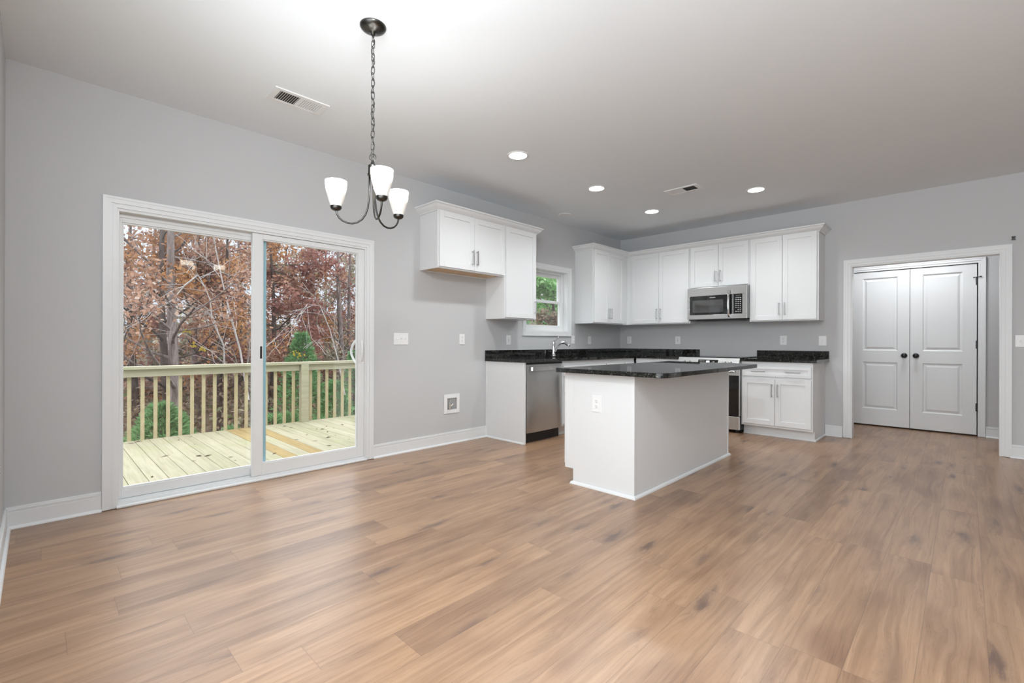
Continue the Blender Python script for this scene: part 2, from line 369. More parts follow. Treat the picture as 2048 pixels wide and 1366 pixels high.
# wall frames: (u along the wall to the right, d out of the wall into the room, z up)
TA = lambda u, d, z: (u, -d, z)              # door wall, y = 0
TB = lambda u, d, z: (-d, -u, z)             # range wall, x = 0
TC = lambda u, d, z: (1.19-d, -u, z)         # closet wall of the hall
TW = lambda u, d, z: (-6.72+d, u, z)         # left wall
def rect_frame(mb, u0, u1, z0, z1, d0, d1, w, wb=None, wt=None):
    """a rectangular ring of width w, thickness d0..d1, in wall coordinates"""
    wb = w if wb is None else wb; wt = w if wt is None else wt
    mb.box((u0, d0, z0), (u0+w, d1, z1)); mb.box((u1-w, d0, z0), (u1, d1, z1))
    if wb: mb.box((u0+w, d0, z0), (u1-w, d1, z0+wb))
    if wt: mb.box((u0+w, d0, z1-wt), (u1-w, d1, z1))
    return mb

# ------------------------------------------------------------------ room shell
H = 2.743
S = 'structure'
struct(MB().box((-6.9, -9.1, -0.12), (0.0, 0.0, 0.0)).box((0.0, -6.0, -0.12), (1.4, -1.9, 0.0)).build('floor', M['floor']), 'warm brown oak plank floor through the whole room', 'floor')
struct(MB().box((-6.9, -9.1, H), (1.5, 0.16, H+0.1)).build('ceiling', M['ceil']), 'smooth white ceiling over the room', 'ceiling')
DX0, DX1, DZ = -6.223, -4.449, 1.976           # patio door opening
WX0, WX1, WZ0, WZ1 = -2.252, -1.386, 1.25, 2.07   # sink window opening
wA = MB()
wA.box((-6.9, 0, -0.3), (DX0, 0.16, H)).box((DX0, 0, DZ), (DX1, 0.16, H)).box((DX0, 0, -0.3), (DX1, 0.16, -0.005))
wA.box((DX1, 0, -0.3), (WX0, 0.16, H)).box((WX0, 0, WZ1), (WX1, 0.16, H)).box((WX0, 0, -0.3), (WX1, 0.16, WZ0)).box((WX1, 0, -0.3), (0.12, 0.16, H))
struct(wA.build('wall_front', M['wall']), 'grey wall with the sliding patio door and the sink window', 'wall')
OY0, OY1, OZ = -3.045, -4.245, 1.995             # hall opening in the range wall
wB = MB().box((0, 0, 0), (0.12, OY0, H)).box((0, OY0, OZ), (0.12, OY1, H)).box((0, OY1, 0), (0.12, -9.1, H))
struct(wB.build('wall_back', M['wall']), 'grey wall behind the range, with the cased opening to the hall', 'wall')
struct(MB().box((-6.84, -9.1, 0), (-6.72, 0, H)).build('wall_left', M['wall']), 'narrow strip of grey wall at the left edge', 'wall')
struct(MB().box((-6.84, -9.2, 0), (0.12, -9.1, H)).build('wall_rear', M['wall']), 'grey wall behind the camera', 'wall')
wH = MB()
CY0, CY1, CZ = -2.872, -4.100, 2.058            # closet door opening
wH.box((1.19, -1.9, 0), (1.31, CY0, H)).box((1.19, CY0, CZ), (1.31, CY1, H)).box((1.19, CY1, 0), (1.31, -6.1, H))
wH.box((0.12, -1.9, 0), (1.31, -1.78, H)).box((0.12, -6.1, 0), (1.31, -6.0, H)).box((1.31, CY0+.1, 0), (1.36, CY1-.1, H))
struct(wH.build('wall_hall', M['wall']), 'grey hall wall around the white closet doors', 'wall')

def baseboard(name, T, u0, u1, label):
    mb = MB()
    mb.box((u0, 0, 0), (u1, 0.013, 0.098)).box((u0, 0, 0.098), (u1, 0.0105, 0.106)).box((u0, 0, 0.106), (u1, 0.013, 0.117)).box((u0, 0, 0.117), (u1, 0.008, 0.128))
    q = [(u0, 0.013, 0)] + [(u0, 0.013+0.015*math.cos(a), 0.019*math.sin(a)) for a in [i*math.pi/12 for i in range(7)]]
    mb.prism(q, (u0, 0, 0), (u1, 0, 0))
    return struct(mb.map(T).build(name, M['trim'], bevel=0.0015), label, 'baseboard')
baseboard('baseboard_front', TA, -6.72, -6.296, 'white baseboard left of the patio door')
baseboard('baseboard_middle', TA, -4.376, -2.937, 'white baseboard between patio door and dishwasher end panel')
baseboard('baseboard_left', lambda u, d, z: (-6.72+d, u, z), -9.0, 0.0, 'white baseboard along the left edge wall')
baseboard('baseboard_back', TB, 2.797, 2.968, 'short white baseboard between drawer cabinet and hall casing')
baseboard('baseboard_right', TB, 4.303, 9.0, 'white baseboard right of the hall opening')
baseboard('baseboard_hall', TC, 4.167, 5.9, 'white baseboard in the hall beside the closet casing')

def casing(name, T, u0, u1, z0, z1, w, label, bottom=False):
    """stepped picture-frame casing around u0..u1 (inner edges)"""
    mb = MB()
    for (a, b, d) in ((0.0, 0.30, 0.012), (0.30, 0.40, 0.0095), (0.40, 0.78, 0.016), (0.78, 1.0, 0.019)):
        i, o = a*w, b*w
        def ring(i=i, o=o, d=d):
            zb_i = z0-(i if bottom else 0); zb_o = z0-(o if bottom else 0)
            mb.box((u0-o, 0, zb_o), (u0-i, d, z1+o)); mb.box((u1+i, 0, zb_o), (u1+o, d, z1+o))
            mb.box((u0-i, 0, z1+i), (u1+i, d, z1+o))
            if bottom: mb.box((u0-i, 0, z0-o), (u1+i, d, z0-i))
        ring()
    return struct(mb.map(T).build(name, M['trim']), label, 'trim')
casing('trim_1', TA, DX0, DX1, 0.004, DZ, 0.072, 'white stepped casing around the patio door')
casing('trim_2', TA, WX0, WX1, WZ0, WZ1, 0.066, 'white casing around the window over the sink', True)
casing('trim_3', TB, -OY0, -OY1, 0.004, OZ, 0.062 if False else 0.07, 'white casing around the hall opening')
casing('trim_4', TC, -CY0, -CY1, 0.004, CZ, 0.064, 'white casing around the closet doors')
jb = MB().box((-0.002, OY0-0.012, 0), (0.122, OY0+0.001, OZ-0.012)).box((-0.002, OY1-0.001, 0), (0.122, OY1+0.012, OZ-0.012)).box((-0.002, OY1, OZ-0.012), (0.122, OY0, OZ+0.001))
struct(jb.build('trim_5', M['trim']), 'white jamb lining the hall opening', 'trim')

# ------------------------------------------------------------------ patio door
dr = thing('door_1', 'white two panel sliding patio door with view to the deck', 'patio door', (-5.33, 0.08, 0), kind=S)
fr = MB()
fr.box((DX0, -0.005, 0.018), (DX0+0.012, 0.15, DZ-0.018)).box((DX1-0.012, -0.005, 0.018), (DX1, 0.15, DZ-0.018)).box((DX0, -0.005, DZ-0.018), (DX1, 0.15, DZ))
fr.box((DX0+0.012, 0.055, DZ-0.045), (DX1-0.012, 0.0615, DZ-0.018))
fr.build('door_frame', M['vinyl'], dr, bevel=0.001)
sl = MB().box((DX0, -0.02, -0.004), (DX1, 0.16, 0.018)).box((DX0, 0.052, 0.018), (DX1, 0.058, 0.04)).box((DX0, 0.0, 0.018), (DX1, 0.006, 0.036)).box((DX0, 0.10, 0.018), (DX1, 0.15, 0.045))
sl.tube([(DX0, -0.02, 0.009), (DX1, -0.02, 0.009)], 0.011, 10)
sl.build('door_sill', M['vinyl'], dr, bevel=0.001)
def sliding_panel(x0, x1, y0, y1, z0, z1, ws_l, ws_r, wb, wt, name):
    mb = MB(); rect = [(x0, x0+ws_l), (x1-ws_r, x1)]
    for a, b in rect: mb.box((a, y0, z0), (b, y1, z1))
    mb.box((x0+ws_l, y0, z0), (x1-ws_r, y1, z0+wb)); mb.box((x0+ws_l, y0, z1-wt), (x1-ws_r, y1, z1))
    yc = (y0+y1)/2                                # glazing beads
    for a, b in ((x0+ws_l, x0+ws_l+0.010), (x1-ws_r-0.010, x1-ws_r)): mb.box((a, y0+0.008, z0+wb), (b, yc+0.012, z1-wt))
    mb.box((x0+ws_l+0.010, y0+0.008, z0+wb), (x1-ws_r-0.010, yc+0.012, z0+wb+0.010)); mb.box((x0+ws_l+0.010, y0+0.008, z1-wt-0.010), (x1-ws_r-0.010, yc+0.012, z1-wt))
    p = mb.build(name, M['vinyl'], dr, bevel=0.0015)
    MB().box((x0+ws_l+0.004, yc-0.003, z0+wb+0.004), (x1-ws_r-0.004, yc+0.003, z1-wt-0.004)).build('pane', M['glass'], p)
    return p
pl = sliding_panel(DX0+0.012, -5.290, 0.062, 0.098, 0.040, DZ-0.02, 0.02, 0.075, 0.066, 0.055, 'fixed_panel')
pr = sliding_panel(-5.408, DX1-0.012, 0.010, 0.046, 0.036, DZ-0.02, 0.072, 0.062, 0.090, 0.040, 'sliding_panel')
MB().box((-5.345, 0.0605, 0.06), (-5.292, 0.0995, DZ-0.04)).build('film_strip', M['tape'], pl)['label'] = 'pale blue protective film on the hidden stile'
MB().box((-5.352, 0.006, 0.965), (-5.338, 0.0105, 1.062)).build('latch_plate', M['black'], pr, bevel=0.001)
hx = -4.487
def bow(x, ysign, y0, reach, z0, z1):
    return [(x+dx, y0+ysign*reach*math.sin(math.pi*t)**0.8, z0+(z1-z0)*t) for t, dx in [(i/14, -0.012*math.sin(math.pi*i/14)) for i in range(15)]]
hb = MB().tube(bow(hx, -1, 0.010, 0.038, 0.915, 1.105), 0.0075, 8).box((hx-0.012, 0.004, 0.900), (hx+0.012, 0.0105, 0.930)).box((hx-0.012, 0.004, 1.09), (hx+0.012, 0.0105, 1.12)).box((hx-0.026, -0.012, 1.000), (hx-0.006, -0.004, 1.02))
hb.build('inside_handle', M['plast'], pr, smooth=True)
MB().tube([(x-0.034, y, z) for x, y, z in bow(hx, 1, 0.046, 0.075, 0.905, 1.115)], 0.011, 8).build('outside_handle', M['plast'], pr, smooth=True)

# ------------------------------------------------------------------ sink window
wn = thing('window_1', 'white double hung window above the kitchen sink', 'window', (-1.82, 0.09, 1.25), kind=S)
rect_frame(MB(), WX0, WX1, WZ0, WZ1, -0.16, 0.004, 0.008).map(TA).build('window_jamb', M['trim'], wn)
rect_frame(MB(), WX0+0.008, WX1-0.008, WZ0+0.008, WZ1-0.008, -0.15, -0.075, 0.030).map(TA).build('window_frame', M['vinyl'], wn, bevel=0.001)
def sash(name, z0, z1, d0, d1, st, rl_b, rl_t):
    s = rect_frame(MB(), WX0+0.034, WX1-0.034, z0, z1, d0, d1, st, rl_b, rl_t).map(TA).build(name, M['vinyl'], wn, bevel=0.0015)
    MB().box((WX0+0.034+st-0.004, (d0+d1)/2-0.003, z0+rl_b-0.004), (WX1-0.034-st+0.004, (d0+d1)/2+0.003, z1-rl_t+0.004)).map(TA).build('pane', M['glass'], s)
    return s
sash('upper_sash', 1.640, WZ1-0.036, -0.138, -0.108, 0.045, 0.035, 0.045)
sash('lower_sash', WZ0+0.036, 1.668, -0.104, -0.076, 0.045, 0.045, 0.035)

# ------------------------------------------------------------------ closet doors in the hall
def closet_leaf(name, u0, u1, hinge_left, label, knob_u):
    z0, z1 = 0.02, 2.05; t = 0.0
    root = thing(name, label, 'closet door', TC((u0+u1)/2, 0, z0), kind=S)
    mb = MB(); st = 0.118
    rails = [(z0, 0.232), (0.853, 1.005), (1.965, z1)]
    mb.box((u0, -0.04, z0), (u0+st, 0, z1)).box((u1-st, -0.04, z0), (u1, 0, z1))
    for a, b in rails: mb.box((u0+st, -0.04, a), (u1-st, 0, b))
    for a, b in ((0.232, 0.853), (1.005, 1.965)):            # raised panels with a sloped moat
        ua, ub = u0+st, u1-st
        rings = []
        for ins, d in ((0, 0), (0.014, -0.011), (0.024, -0.011), (0.046, -0.002)):
            rings.append([(ua+ins, d, a+ins), (ub-ins, d, a+ins), (ub-ins, d, b-ins), (ua+ins, d, b-ins)])
        vs = [p for r in rings for p in r]; fs = []
        for i in range(3):
            for j in range(4): fs.append((i*4+j, i*4+(j+1) % 4, (i+1)*4+(j+1) % 4, (i+1)*4+j))
        fs.append((12, 13, 14, 15)); mb.add(vs, fs)
        mb.box((ua, -0.04, a), (ub, -0.013, b))
    mb.map(TC).build('door_leaf', M['doorw'], root)
    prof = [(0.0, 0.0), (0.031, 0.0), (0.032, 0.006), (0.014, 0.012), (0.011, 0.03), (0.022, 0.036), (0.029, 0.047), (0.0285, 0.057), (0.022, 0.066), (0.010, 0.071), (0.0, 0.072)]
    k = MB().lathe([(r, -h) for r, h in prof], TC(knob_u, 0, 0.945), 24, 'x', caps=False).build('knob', M['blackm'], root, smooth='full')
    hu = u0-0.003 if hinge_left else u1+0.003
    for hz in (0.345, 1.087, 1.842):
        hg = MB().tube([TC(hu, 0.006, hz-0.046), TC(hu, 0.006, hz+0.046)], 0.0065, 10)
        hg.lathe([(0.0, 0), (0.0075, 0), (0.0075, 0.006), (0.0, 0.009)], TC(hu, 0.006, hz+0.046), 10)
        hg.box(TC(hu-0.012, 0.001, hz-0.044), TC(hu+0.012, 0.004, hz+0.044))
        hg.build('hinge', M['blackm'], root)
    if not hinge_left:
        st_ = MB().tube([TC(hu-0.028, 0.016, 1.886), TC(hu+0.030, 0.022, 1.892)], 0.0035, 8).lathe([(0, 0), (0.007, 0), (0.007, 0.012), (0, 0.012)], TC(hu+0.030, 0.022, 1.886), 10).lathe([(0, 0), (0.007, 0), (0.007, 0.012), (0, 0.012)], TC(hu-0.028, 0.016, 1.88), 10)
        st_.build('hinge_stop', M['blackm'], root)
    return root
closet_leaf('door_2', 2.884, 3.484, True, 'left leaf of the white closet double doors', 3.432)
closet_leaf('door_3', 3.489, 4.089, False, 'right leaf of the white closet double doors, stop on top hinge', 3.546)

# ------------------------------------------------------------------ cabinets
def shaker(T, u0, u1, z0, z1, d, parent, name='door', rail=0.056, thick=0.019):
    mb = MB(); rect_frame(mb, u0, u1, z0, z1, d, d+thick, rail)
    mb.box((u0+rail-0.002, d, z0+rail-0.002), (u1-rail+0.002, d+thick-0.010, z1-rail+0.002))
    return mb.map(T).build(name, M['cab'], parent, bevel=0.0012)
def pull(T, u, z, d, parent, vert=True, ln=0.128, name='handle'):
    mb = MB(); h = ln/2; e = 0.012
    P3 = (lambda s, dd: (u, dd, z+s)) if vert else (lambda s, dd: (u+s, dd, z))
    w = 0.0048
    def bar(s0, s1, d0, d1):
        a, b = P3(s0, d0), P3(s1, d1)
        lo = [min(a[i], b[i]) for i in range(3)]; hi = [max(a[i], b[i]) for i in range(3)]
        k = 0 if vert else 2
        lo[k] -= w; hi[k] += w
        mb.box(tuple(lo), tuple(hi))
    bar(-h-e, h+e, d+0.024, d+0.033)
    bar(-h-0.005, -h+0.005, d, d+0.026); bar(h-0.005, h+0.005, d, d+0.026)
    return mb.map(T).build(name, M['pull'], parent, bevel=0.0015)
def wall_cabinet(name, T, u0, u1, z0, z1, doors, label, depth=0.305, wood=False, fill_r=None):
    """doors: list of (ua, ub, handle_u)"""
    root = thing(name, label, 'wall cabinet', T((u0+u1)/2, 0.002, z0))
    t = 0.016; mb = MB()
    mb.box((u0, 0.002, z0), (u0+t, depth-0.019, z1)).box((u1-t, 0.002, z0), (u1, depth-0.019, z1)).box((u0+t, 0.002, z1-t), (u1-t, depth-0.019, z1)).box((u0+t, 0.002, z0), (u1-t, 0.010, z1-t))
    rect_frame(mb, u0, u1, z0, z1, depth-0.019, depth, 0.038)
    mb.map(T).build('carcass', M['cab'], root, bevel=0.001)
    zb = z0+0.010 if wood else z0+0.006
    MB().box((u0+t, 0.010, zb), (u1-t, depth-0.019, zb+0.012)).map(T).build('bottom_panel', M['cabin'] if wood else M['cab'], root)
    for (a, b, hu) in doors:
        dd = shaker(T, a, b, z0+0.014, z1-0.010, depth+0.001, root)
        pull(T, hu, z0+0.014+0.058+0.075, depth+0.020, dd)
    return root
wc = 'white shaker wall cabinets'
wall_cabinet('wall_cabinet', TA, -3.857, -2.942, 1.830, 2.405, [(-3.845, -3.401, -3.428), (-3.397, -2.953, -3.370)], 'short two door white wall cabinet over the fridge space', wood=True)
wall_cabinet('wall_cabinet', TA, -2.941, -2.408, 1.366, 2.405, [(-2.926, -2.424, -2.452)], 'tall single door white wall cabinet left of the window')
corner_left = wall_cabinet('wall_cabinet', TA, -1.222, -0.3065, 1.366, 2.405, [(-1.205, -0.829, -0.858), (-0.825, -0.449, -0.796)], 'two door white wall cabinet between window and room corner')
corner_right = wall_cabinet('wall_cabinet', TB, 0.012, 1.283, 1.366, 2.405, [(0.392, 0.828, 0.800), (0.832, 1.268, 0.860)], 'two door white wall cabinet in the corner left of the microwave')
wall_cabinet('wall_cabinet', TB, 1.285, 2.043, 1.833, 2.405, [(1.296, 1.662, 1.634), (1.666, 2.032, 1.694)], 'short two door white wall cabinet above the microwave')
wall_cabinet('wall_cabinet', TB, 2.045, 2.786, 1.366, 2.405, [(2.062, 2.4135, 2.386), (2.4175, 2.769, 2.446)], 'tall two door white wall cabinet right of the microwave')

def crown_profile():
    return [(0.001, 2.388), (0.010, 2.388), (0.012, 2.398), (0.020, 2.404), (0.030, 2.412), (0.042, 2.424), (0.050, 2.440), (0.056, 2.446), (0.066, 2.448), (0.066, 2.462), (0.001, 2.462)]
def crown(name, path, label):
    """path: list of (corner point xy, outward miter vector) in plan"""
    pr_ = crown_profile(); n = len(pr_); vs = []; fs = []
    for (x, y, ox, oy) in path:
        for d, z in pr_: vs.append((x+ox*d, y+oy*d, z))
    k = len(path)
    for i in range(k-1):
        for j in range(n): fs.append((i*n+j, i*n+(j+1) % n, (i+1)*n+(j+1) % n, (i+1)*n+j))
    fs.append(tuple(range(n))); fs.append(tuple((k-1)*n+j for j in range(n))[::-1])
    return tag(MB().add(vs, fs).build(name, M['cab']), label, 'crown moulding')
F_ = 0.3055
def filler(T, u0, u1, z0, z1, d, name_root):
    MB().box((u0, d-0.019, z0), (u1, d, z1)).map(T).build('filler_strip', M['cab'], name_root, bevel=0.001)
filler(TA, -0.462, -0.344, 1.404, 2.367, 0.305, corner_left)
filler(TB, 0.050, 0.402, 1.404, 2.367, 0.305, corner_right)
crown('crown_moulding', [(-3.858, -0.002, -1, 0), (-3.858, -F_, -1, -1), (-2.407, -F_, 1, -1), (-2.407, -0.002, 1, 0)], 'white crown moulding on the two cabinets left of the window')
crown('crown_moulding', [(-1.223, -0.002, -1, 0), (-1.223, -F_, -1, -1), (-F_, -F_, -1, -1), (-F_, -2.787, -1, -1), (-0.002, -2.787, 0, -1)], 'white L shaped crown moulding over the corner and range cabinets')

def base_cabinet(name, T, u0, u1, label, doors, drawers, depth=0.61, fin_l=False, fin_r=False, top=0.880, toe=True):
    root = thing(name, label, 'base cabinet', T((u0+u1)/2, 0.002, 0))
    t = 0.016; mb = MB(); tk = 0.075
    for a, b in ((u0, u0+t), (u1-t, u1)):
        mb.box((a, 0.002, 0.0), (b, depth-0.019-tk if toe else depth-0.019, top)).box((a, depth-0.019-tk, 0.115), (b, depth-0.019, top))
    mb.box((u0+t, 0.002, 0.115), (u1-t, depth-0.019, 0.131)).box((u0+t, 0.002, 0.131), (u1-t, 0.010, top))
    rect_frame(mb, u0, u1, 0.115, top, depth-0.019, depth, 0.038, wt=0.062)
    if drawers: mb.box((u0+0.038, depth-0.019, 0.675), (u1-0.038, depth, 0.713))
    mb.map(T).build('carcass', M['cab'], root, bevel=0.001)
    tb = MB().box((u0+t, depth-tk-0.035, 0.0), (u1-t, depth-tk-0.019, 0.115))
    q = [(u0, depth-tk-0.019, 0)] + [(u0, depth-tk-0.019+0.014*math.cos(a), 0.018*math.sin(a)) for a in [i*math.pi/12 for i in range(7)]]
    tb.prism(q, (u0, 0, 0), (u1+(0.013 if fin_r else 0), 0, 0))
    if fin_r:
        q = [(u1, 0.002, 0)] + [(u1+0.013*math.cos(a), 0.002, 0.018*math.sin(a)) for a in [i*math.pi/12 for i in range(7)]]
        tb.prism(q, (0, 0, 0), (0, depth-tk-0.019, 0))
    tb.map(T).build('toe_kick', M['cab'], root)
    for (a, b, hu) in doors:
        dd = shaker(T, a, b, 0.142, 0.680, depth+0.001, root)
        pull(T, hu, 0.680-0.056-0.075, depth+0.020, dd)
    for (a, b, pulls) in drawers:
        dd = shaker(T, a, b, 0.708, 0.826, depth+0.001, root, 'drawer', rail=0.032)
        for pu in pulls: pull(T, pu, 0.767, depth+0.020, dd, False)
    return root
base_cabinet('base_cabinet', TA, -2.283, -1.372, 'white sink base cabinet behind the island, beside the dishwasher', [(-2.268, -1.830, -1.858), (-1.826, -1.387, -1.798)], [(-2.268, -1.387, [])])
base_cabinet('base_cabinet', TA, -1.371, -0.914, 'narrow white base cabinet right of the sink base, behind the island', [(-1.360, -0.925, -0.953)], [(-1.360, -0.925, [-1.14])])
base_cabinet('base_cabinet', TA, -0.913, -0.632, 'white corner base cabinet where the two counter runs meet', [(-0.902, -0.664, -0.876)], [(-0.902, -0.664, [-0.783])])
base_cabinet('base_cabinet', TB, 0.632, 1.281, 'white base cabinet left of the range, mostly hidden by island', [(0.666, 0.964, 0.938), (0.968, 1.268, 0.996)], [(0.666, 1.268, [0.967])])
base_cabinet('base_cabinet', TB, 2.049, 2.793, 'white drawer base cabinet between the range and the hall opening', [(2.064, 2.4185, 2.391), (2.4225, 2.778, 2.451)], [(2.064, 2.778, [2.246, 2.606])], fin_r=True)
ep = MB().box((-2.936, -0.612, 0), (-2.918, -0.002, 0.880))
q = [(-2.936, -0.002, 0)] + [(-2.936-0.014*math.cos(a), -0.002, 0.019*math.sin(a)) for a in [i*math.pi/12 for i in range(7)]]
ep.prism(q, (0, 0, 0), (0, -0.600, 0)).box((-2.940, -0.616, 0), (-2.916, -0.590, 0.880)).box((-2.940, -0.016, 0), (-2.935, -0.002, 0.880))
tag(ep.build('end_panel', M['cab'], bevel=0.001), 'white end panel closing the counter run left of the dishwasher', 'cabinet panel')

# ------------------------------------------------------------------ countertops
SK = (-2.16, -1.50, -0.52, -0.13)               # sink cut-out x0 x1 y0 y1
ct = thing('countertop', 'L shaped black granite countertop with sink along two walls', 'countertop', (-1.5, -0.3, 0.88))
z0, z1 = 0.881, 0.914
s_ = MB().box((-2.953, -0.645, z0), (SK[0], -0.002, z1)).box((SK[0], -0.645, z0), (SK[1], SK[2], z1)).box((SK[0], SK[3], z0), (SK[1], -0.002, z1)).box((SK[1], -0.645, z0), (-0.645, -0.002, z1))
s_.box((-0.645, -1.282, z0), (-0.002, -0.002, z1))
s_.build('slab', M['granite'], ct)
MB().box((-2.953, -0.022, z1), (-0.002, -0.002, 1.005)).box((-0.022, -1.295, z1), (-0.002, -0.022, 1.005)).build('backsplash', M['granite'], ct, bevel=0.0015)
ct2 = thing('countertop', 'short black granite countertop on the drawer cabinet right of the range', 'countertop', (-0.3, -2.44, 0.88))
MB().box((-0.645, -2.836, z0), (-0.002, -2.048, z1)).build('slab', M['granite'], ct2, bevel=0.002)
MB().box((-0.022, -2.836, z1), (-0.002, -2.048, 1.005)).build('backsplash', M['granite'], ct2, bevel=0.0015)
sk = MB(); x0, x1, y0, y1 = SK; e = 0.008
sk.box((x0-e, y0-e, 0.68), (x1+e, y1+e, 0.69)).box((x0-e, y0-e, 0.69), (x0, y1+e, z0)).box((x1, y0-e, 0.69), (x1+e, y1+e, z0)).box((x0, y0-e, 0.69), (x1, y0, z0)).box((x0, y1, 0.69), (x1, y1+e, z0))
sk.lathe([(0.04, 0), (0.045, 0.003), (0.02, 0.003), (0.018, 0.001)], ((x0+x1)/2, (y0+y1)/2, 0.69), 20)
tag(sk.build('kitchen_sink', M['steel']), 'steel undermount sink sunk in the black counter below the window', 'sink')

fa = thing('faucet', 'polished chrome single lever kitchen faucet below the window', 'faucet', (-1.80, -0.085, z1))
fx, fy = -1.80, -0.085
MB().lathe([(0.0, 0), (0.030, 0), (0.030, 0.006), (0.026, 0.012), (0.025, 0.045), (0.022, 0.055), (0.020, 0.15), (0.023, 0.165), (0.023, 0.192), (0.016, 0.204), (0.0, 0.206)], (fx, fy, z1), 24, caps=False).build('body', M['chrome'], fa, smooth='full')
spt = [(0.015, 0.045), (0.035, 0.085), (0.06, 0.125), (0.095, 0.160), (0.135, 0.180), (0.175, 0.182), (0.205, 0.168), (0.228, 0.148), (0.245, 0.142)]
MB().tube([(fx+0.10*s, fy-s, z1+h) for s, h in spt], [0.013, 0.013, 0.014, 0.015, 0.018, 0.020, 0.020, 0.017, 0.015], 14).build('spout', M['chrome'], fa, smooth='full')
MB().tube([(fx, fy, z1+0.198), (fx+0.004, fy-0.015, z1+0.208), (fx+0.008, fy-0.045, z1+0.222), (fx+0.012, fy-0.068, z1+0.248), (fx+0.013, fy-0.080, z1+0.258)], [0.010, 0.009, 0.0065, 0.006, 0.008], 10).build('lever', M['chrome'], fa, smooth='full')

# ------------------------------------------------------------------ dishwasher
dw = thing('dishwasher', 'brushed steel dishwasher with bar handle at the counter end', 'dishwasher', (-2.6, -0.3, 0))
MB().box((-2.912, -0.60, 0.115), (-2.292, -0.03, 0.868)).build('tub', M['black'], dw)
vs, fs = [], []; nu, nz = 24, 16
for j in range(nz+1):
    for i in range(nu+1):
        u = -2.905+0.604*i/nu; t = abs(2*i/nu-1); zf = j/nz
        d = 0.616 + 0.026*(1-t**5)*(0.78+0.22*math.sin(math.pi*zf)) - 0.010*max(0, (zf-0.86)/0.14)
        vs.append((u, -d, 0.118+0.738*zf))
for j in range(nz):
    for i in range(nu): a = j*(nu+1)+i; fs.append((a, a+1, a+nu+2, a+nu+1))
nb = len(vs)
rim = [i for i in range(nu+1)] + [(j+1)*(nu+1)-1 for j in range(1, nz+1)] + [nz*(nu+1)+i for i in range(nu-1, -1, -1)] + [j*(nu+1) for j in range(nz-1, 0, -1)]
for i in rim: vs.append((vs[i][0], -0.601, vs[i][2]))
for k in range(len(rim)): k2 = (k+1) % len(rim); fs.append((rim[k], rim[k2], nb+k2, nb+k))
dwd = MB().add(vs, fs).build('door', M['steel'], dw, smooth=True)
hm = MB()
hp = [(-2.872, 0.648), (-2.860, 0.668), (-2.80, 0.684), (-2.60, 0.690), (-2.40, 0.684), (-2.345, 0.668), (-2.333, 0.648)]
for i in range(len(hp)-1):
    (ua, da), (ub, db) = hp[i], hp[i+1]
    hm.add([(ua, -da, 0.792), (ub, -db, 0.792), (ub, -db, 0.832), (ua, -da, 0.832), (ua, -da+0.014, 0.792), (ub, -db+0.014, 0.792), (ub, -db+0.014, 0.832), (ua, -da+0.014, 0.832)],
           [(0, 1, 2, 3), (7, 6, 5, 4), (0, 4, 5, 1), (3, 2, 6, 7)])
hm.box((-2.874, -0.650, 0.792), (-2.858, -0.634, 0.832)).box((-2.347, -0.650, 0.792), (-2.331, -0.634, 0.832))
hm.build('handle', M['steelh'], dwd)
MB().box((-2.912, -0.565, 0.0), (-2.292, -0.10, 0.112)).build('toe_kick', M['black'], dw)
MB().box((-2.912, -0.615, 0.857), (-2.292, -0.60, 0.878)).build('top_gap_strip', M['black'], dw)  # black strip filling the gap between door and counter

# ------------------------------------------------------------------ range
rg = thing('range', 'slide in steel electric range with black glass top between base cabinets', 'range', TB(1.665, 0.3, 0))
R0, R1 = 1.2855, 2.0445
MB().box((R0, 0.03, 0.035), (R1, 0.615, 0.905)).map(TB).build('body', M['black'], rg)
MB().box((R0-0.004, 0.012, 0.9155), (R1+0.004, 0.642, 0.924)).map(TB).build('cooktop', M['bglass'], rg, bevel=0.002)
cp = MB().prism([(R0, 0.600, 0.912), (R0, 0.652, 0.912), (R0, 0.690, 0.826), (R0, 0.676, 0.812), (R0, 0.600, 0.812)], (R0, 0, 0), (R1, 0, 0)).map(TB).build('control_panel', M['satin'], rg)
cd, cz = Vector((0.652, 0.912)), Vector((0.690, 0.826))
nrm = Vector((0.086, 0.038)).normalized()
def on_panel(u, f, off): p = cd+(cz-cd)*f+nrm*off; return (u, p.x, p.y)
def panel_box(mb, ua, ub, fa_, fb, off):
    vs = [on_panel(u, f, o) for o in (0.0, off) for u, f in ((ua, fa_), (ub, fa_), (ub, fb), (ua, fb))]
    return mb.add(vs, [(0, 3, 2, 1), (4, 5, 6, 7), (0, 1, 5, 4), (1, 2, 6, 5), (2, 3, 7, 6), (3, 0, 4, 7)])
panel_box(MB(), R0+0.262, R0+0.510, 0.30, 0.90, 0.0015).map(TB).build('touch_panel', M['bglass'], cp)
dsp = panel_box(MB(), R0+0.365, R0+0.405, 0.46, 0.72, 0.0022).map(TB).build('clock_display', M['display'], cp)
mk = MB()
for k in range(4): panel_box(mk, R0+0.282+0.020*k, R0+0.292+0.020*k, 0.48, 0.54, 0.0022); panel_box(mk, R0+0.282+0.020*k, R0+0.290+0.020*k, 0.68, 0.72, 0.0022)
panel_box(mk, R0+0.435, R0+0.438, 0.56, 0.64, 0.0022); panel_box(mk, R0+0.446, R0+0.468, 0.56, 0.62, 0.0022)
mk.map(TB).build('key_lettering', M['print'], cp)
for ku in (0.085, 0.150, 0.592, 0.657):
    c = Vector(on_panel(R0+ku, 0.62, 0.0)); ax = Vector((0, nrm.x, nrm.y)); kb = MB()
    kb.tube([c, c+ax*0.004, c+ax*0.005, c+ax*0.026, c+ax*0.030], [0.024, 0.024, 0.019, 0.018, 0.014], 20)
    kb.map(TB).build('knob', M['satin'], cp, smooth=True)
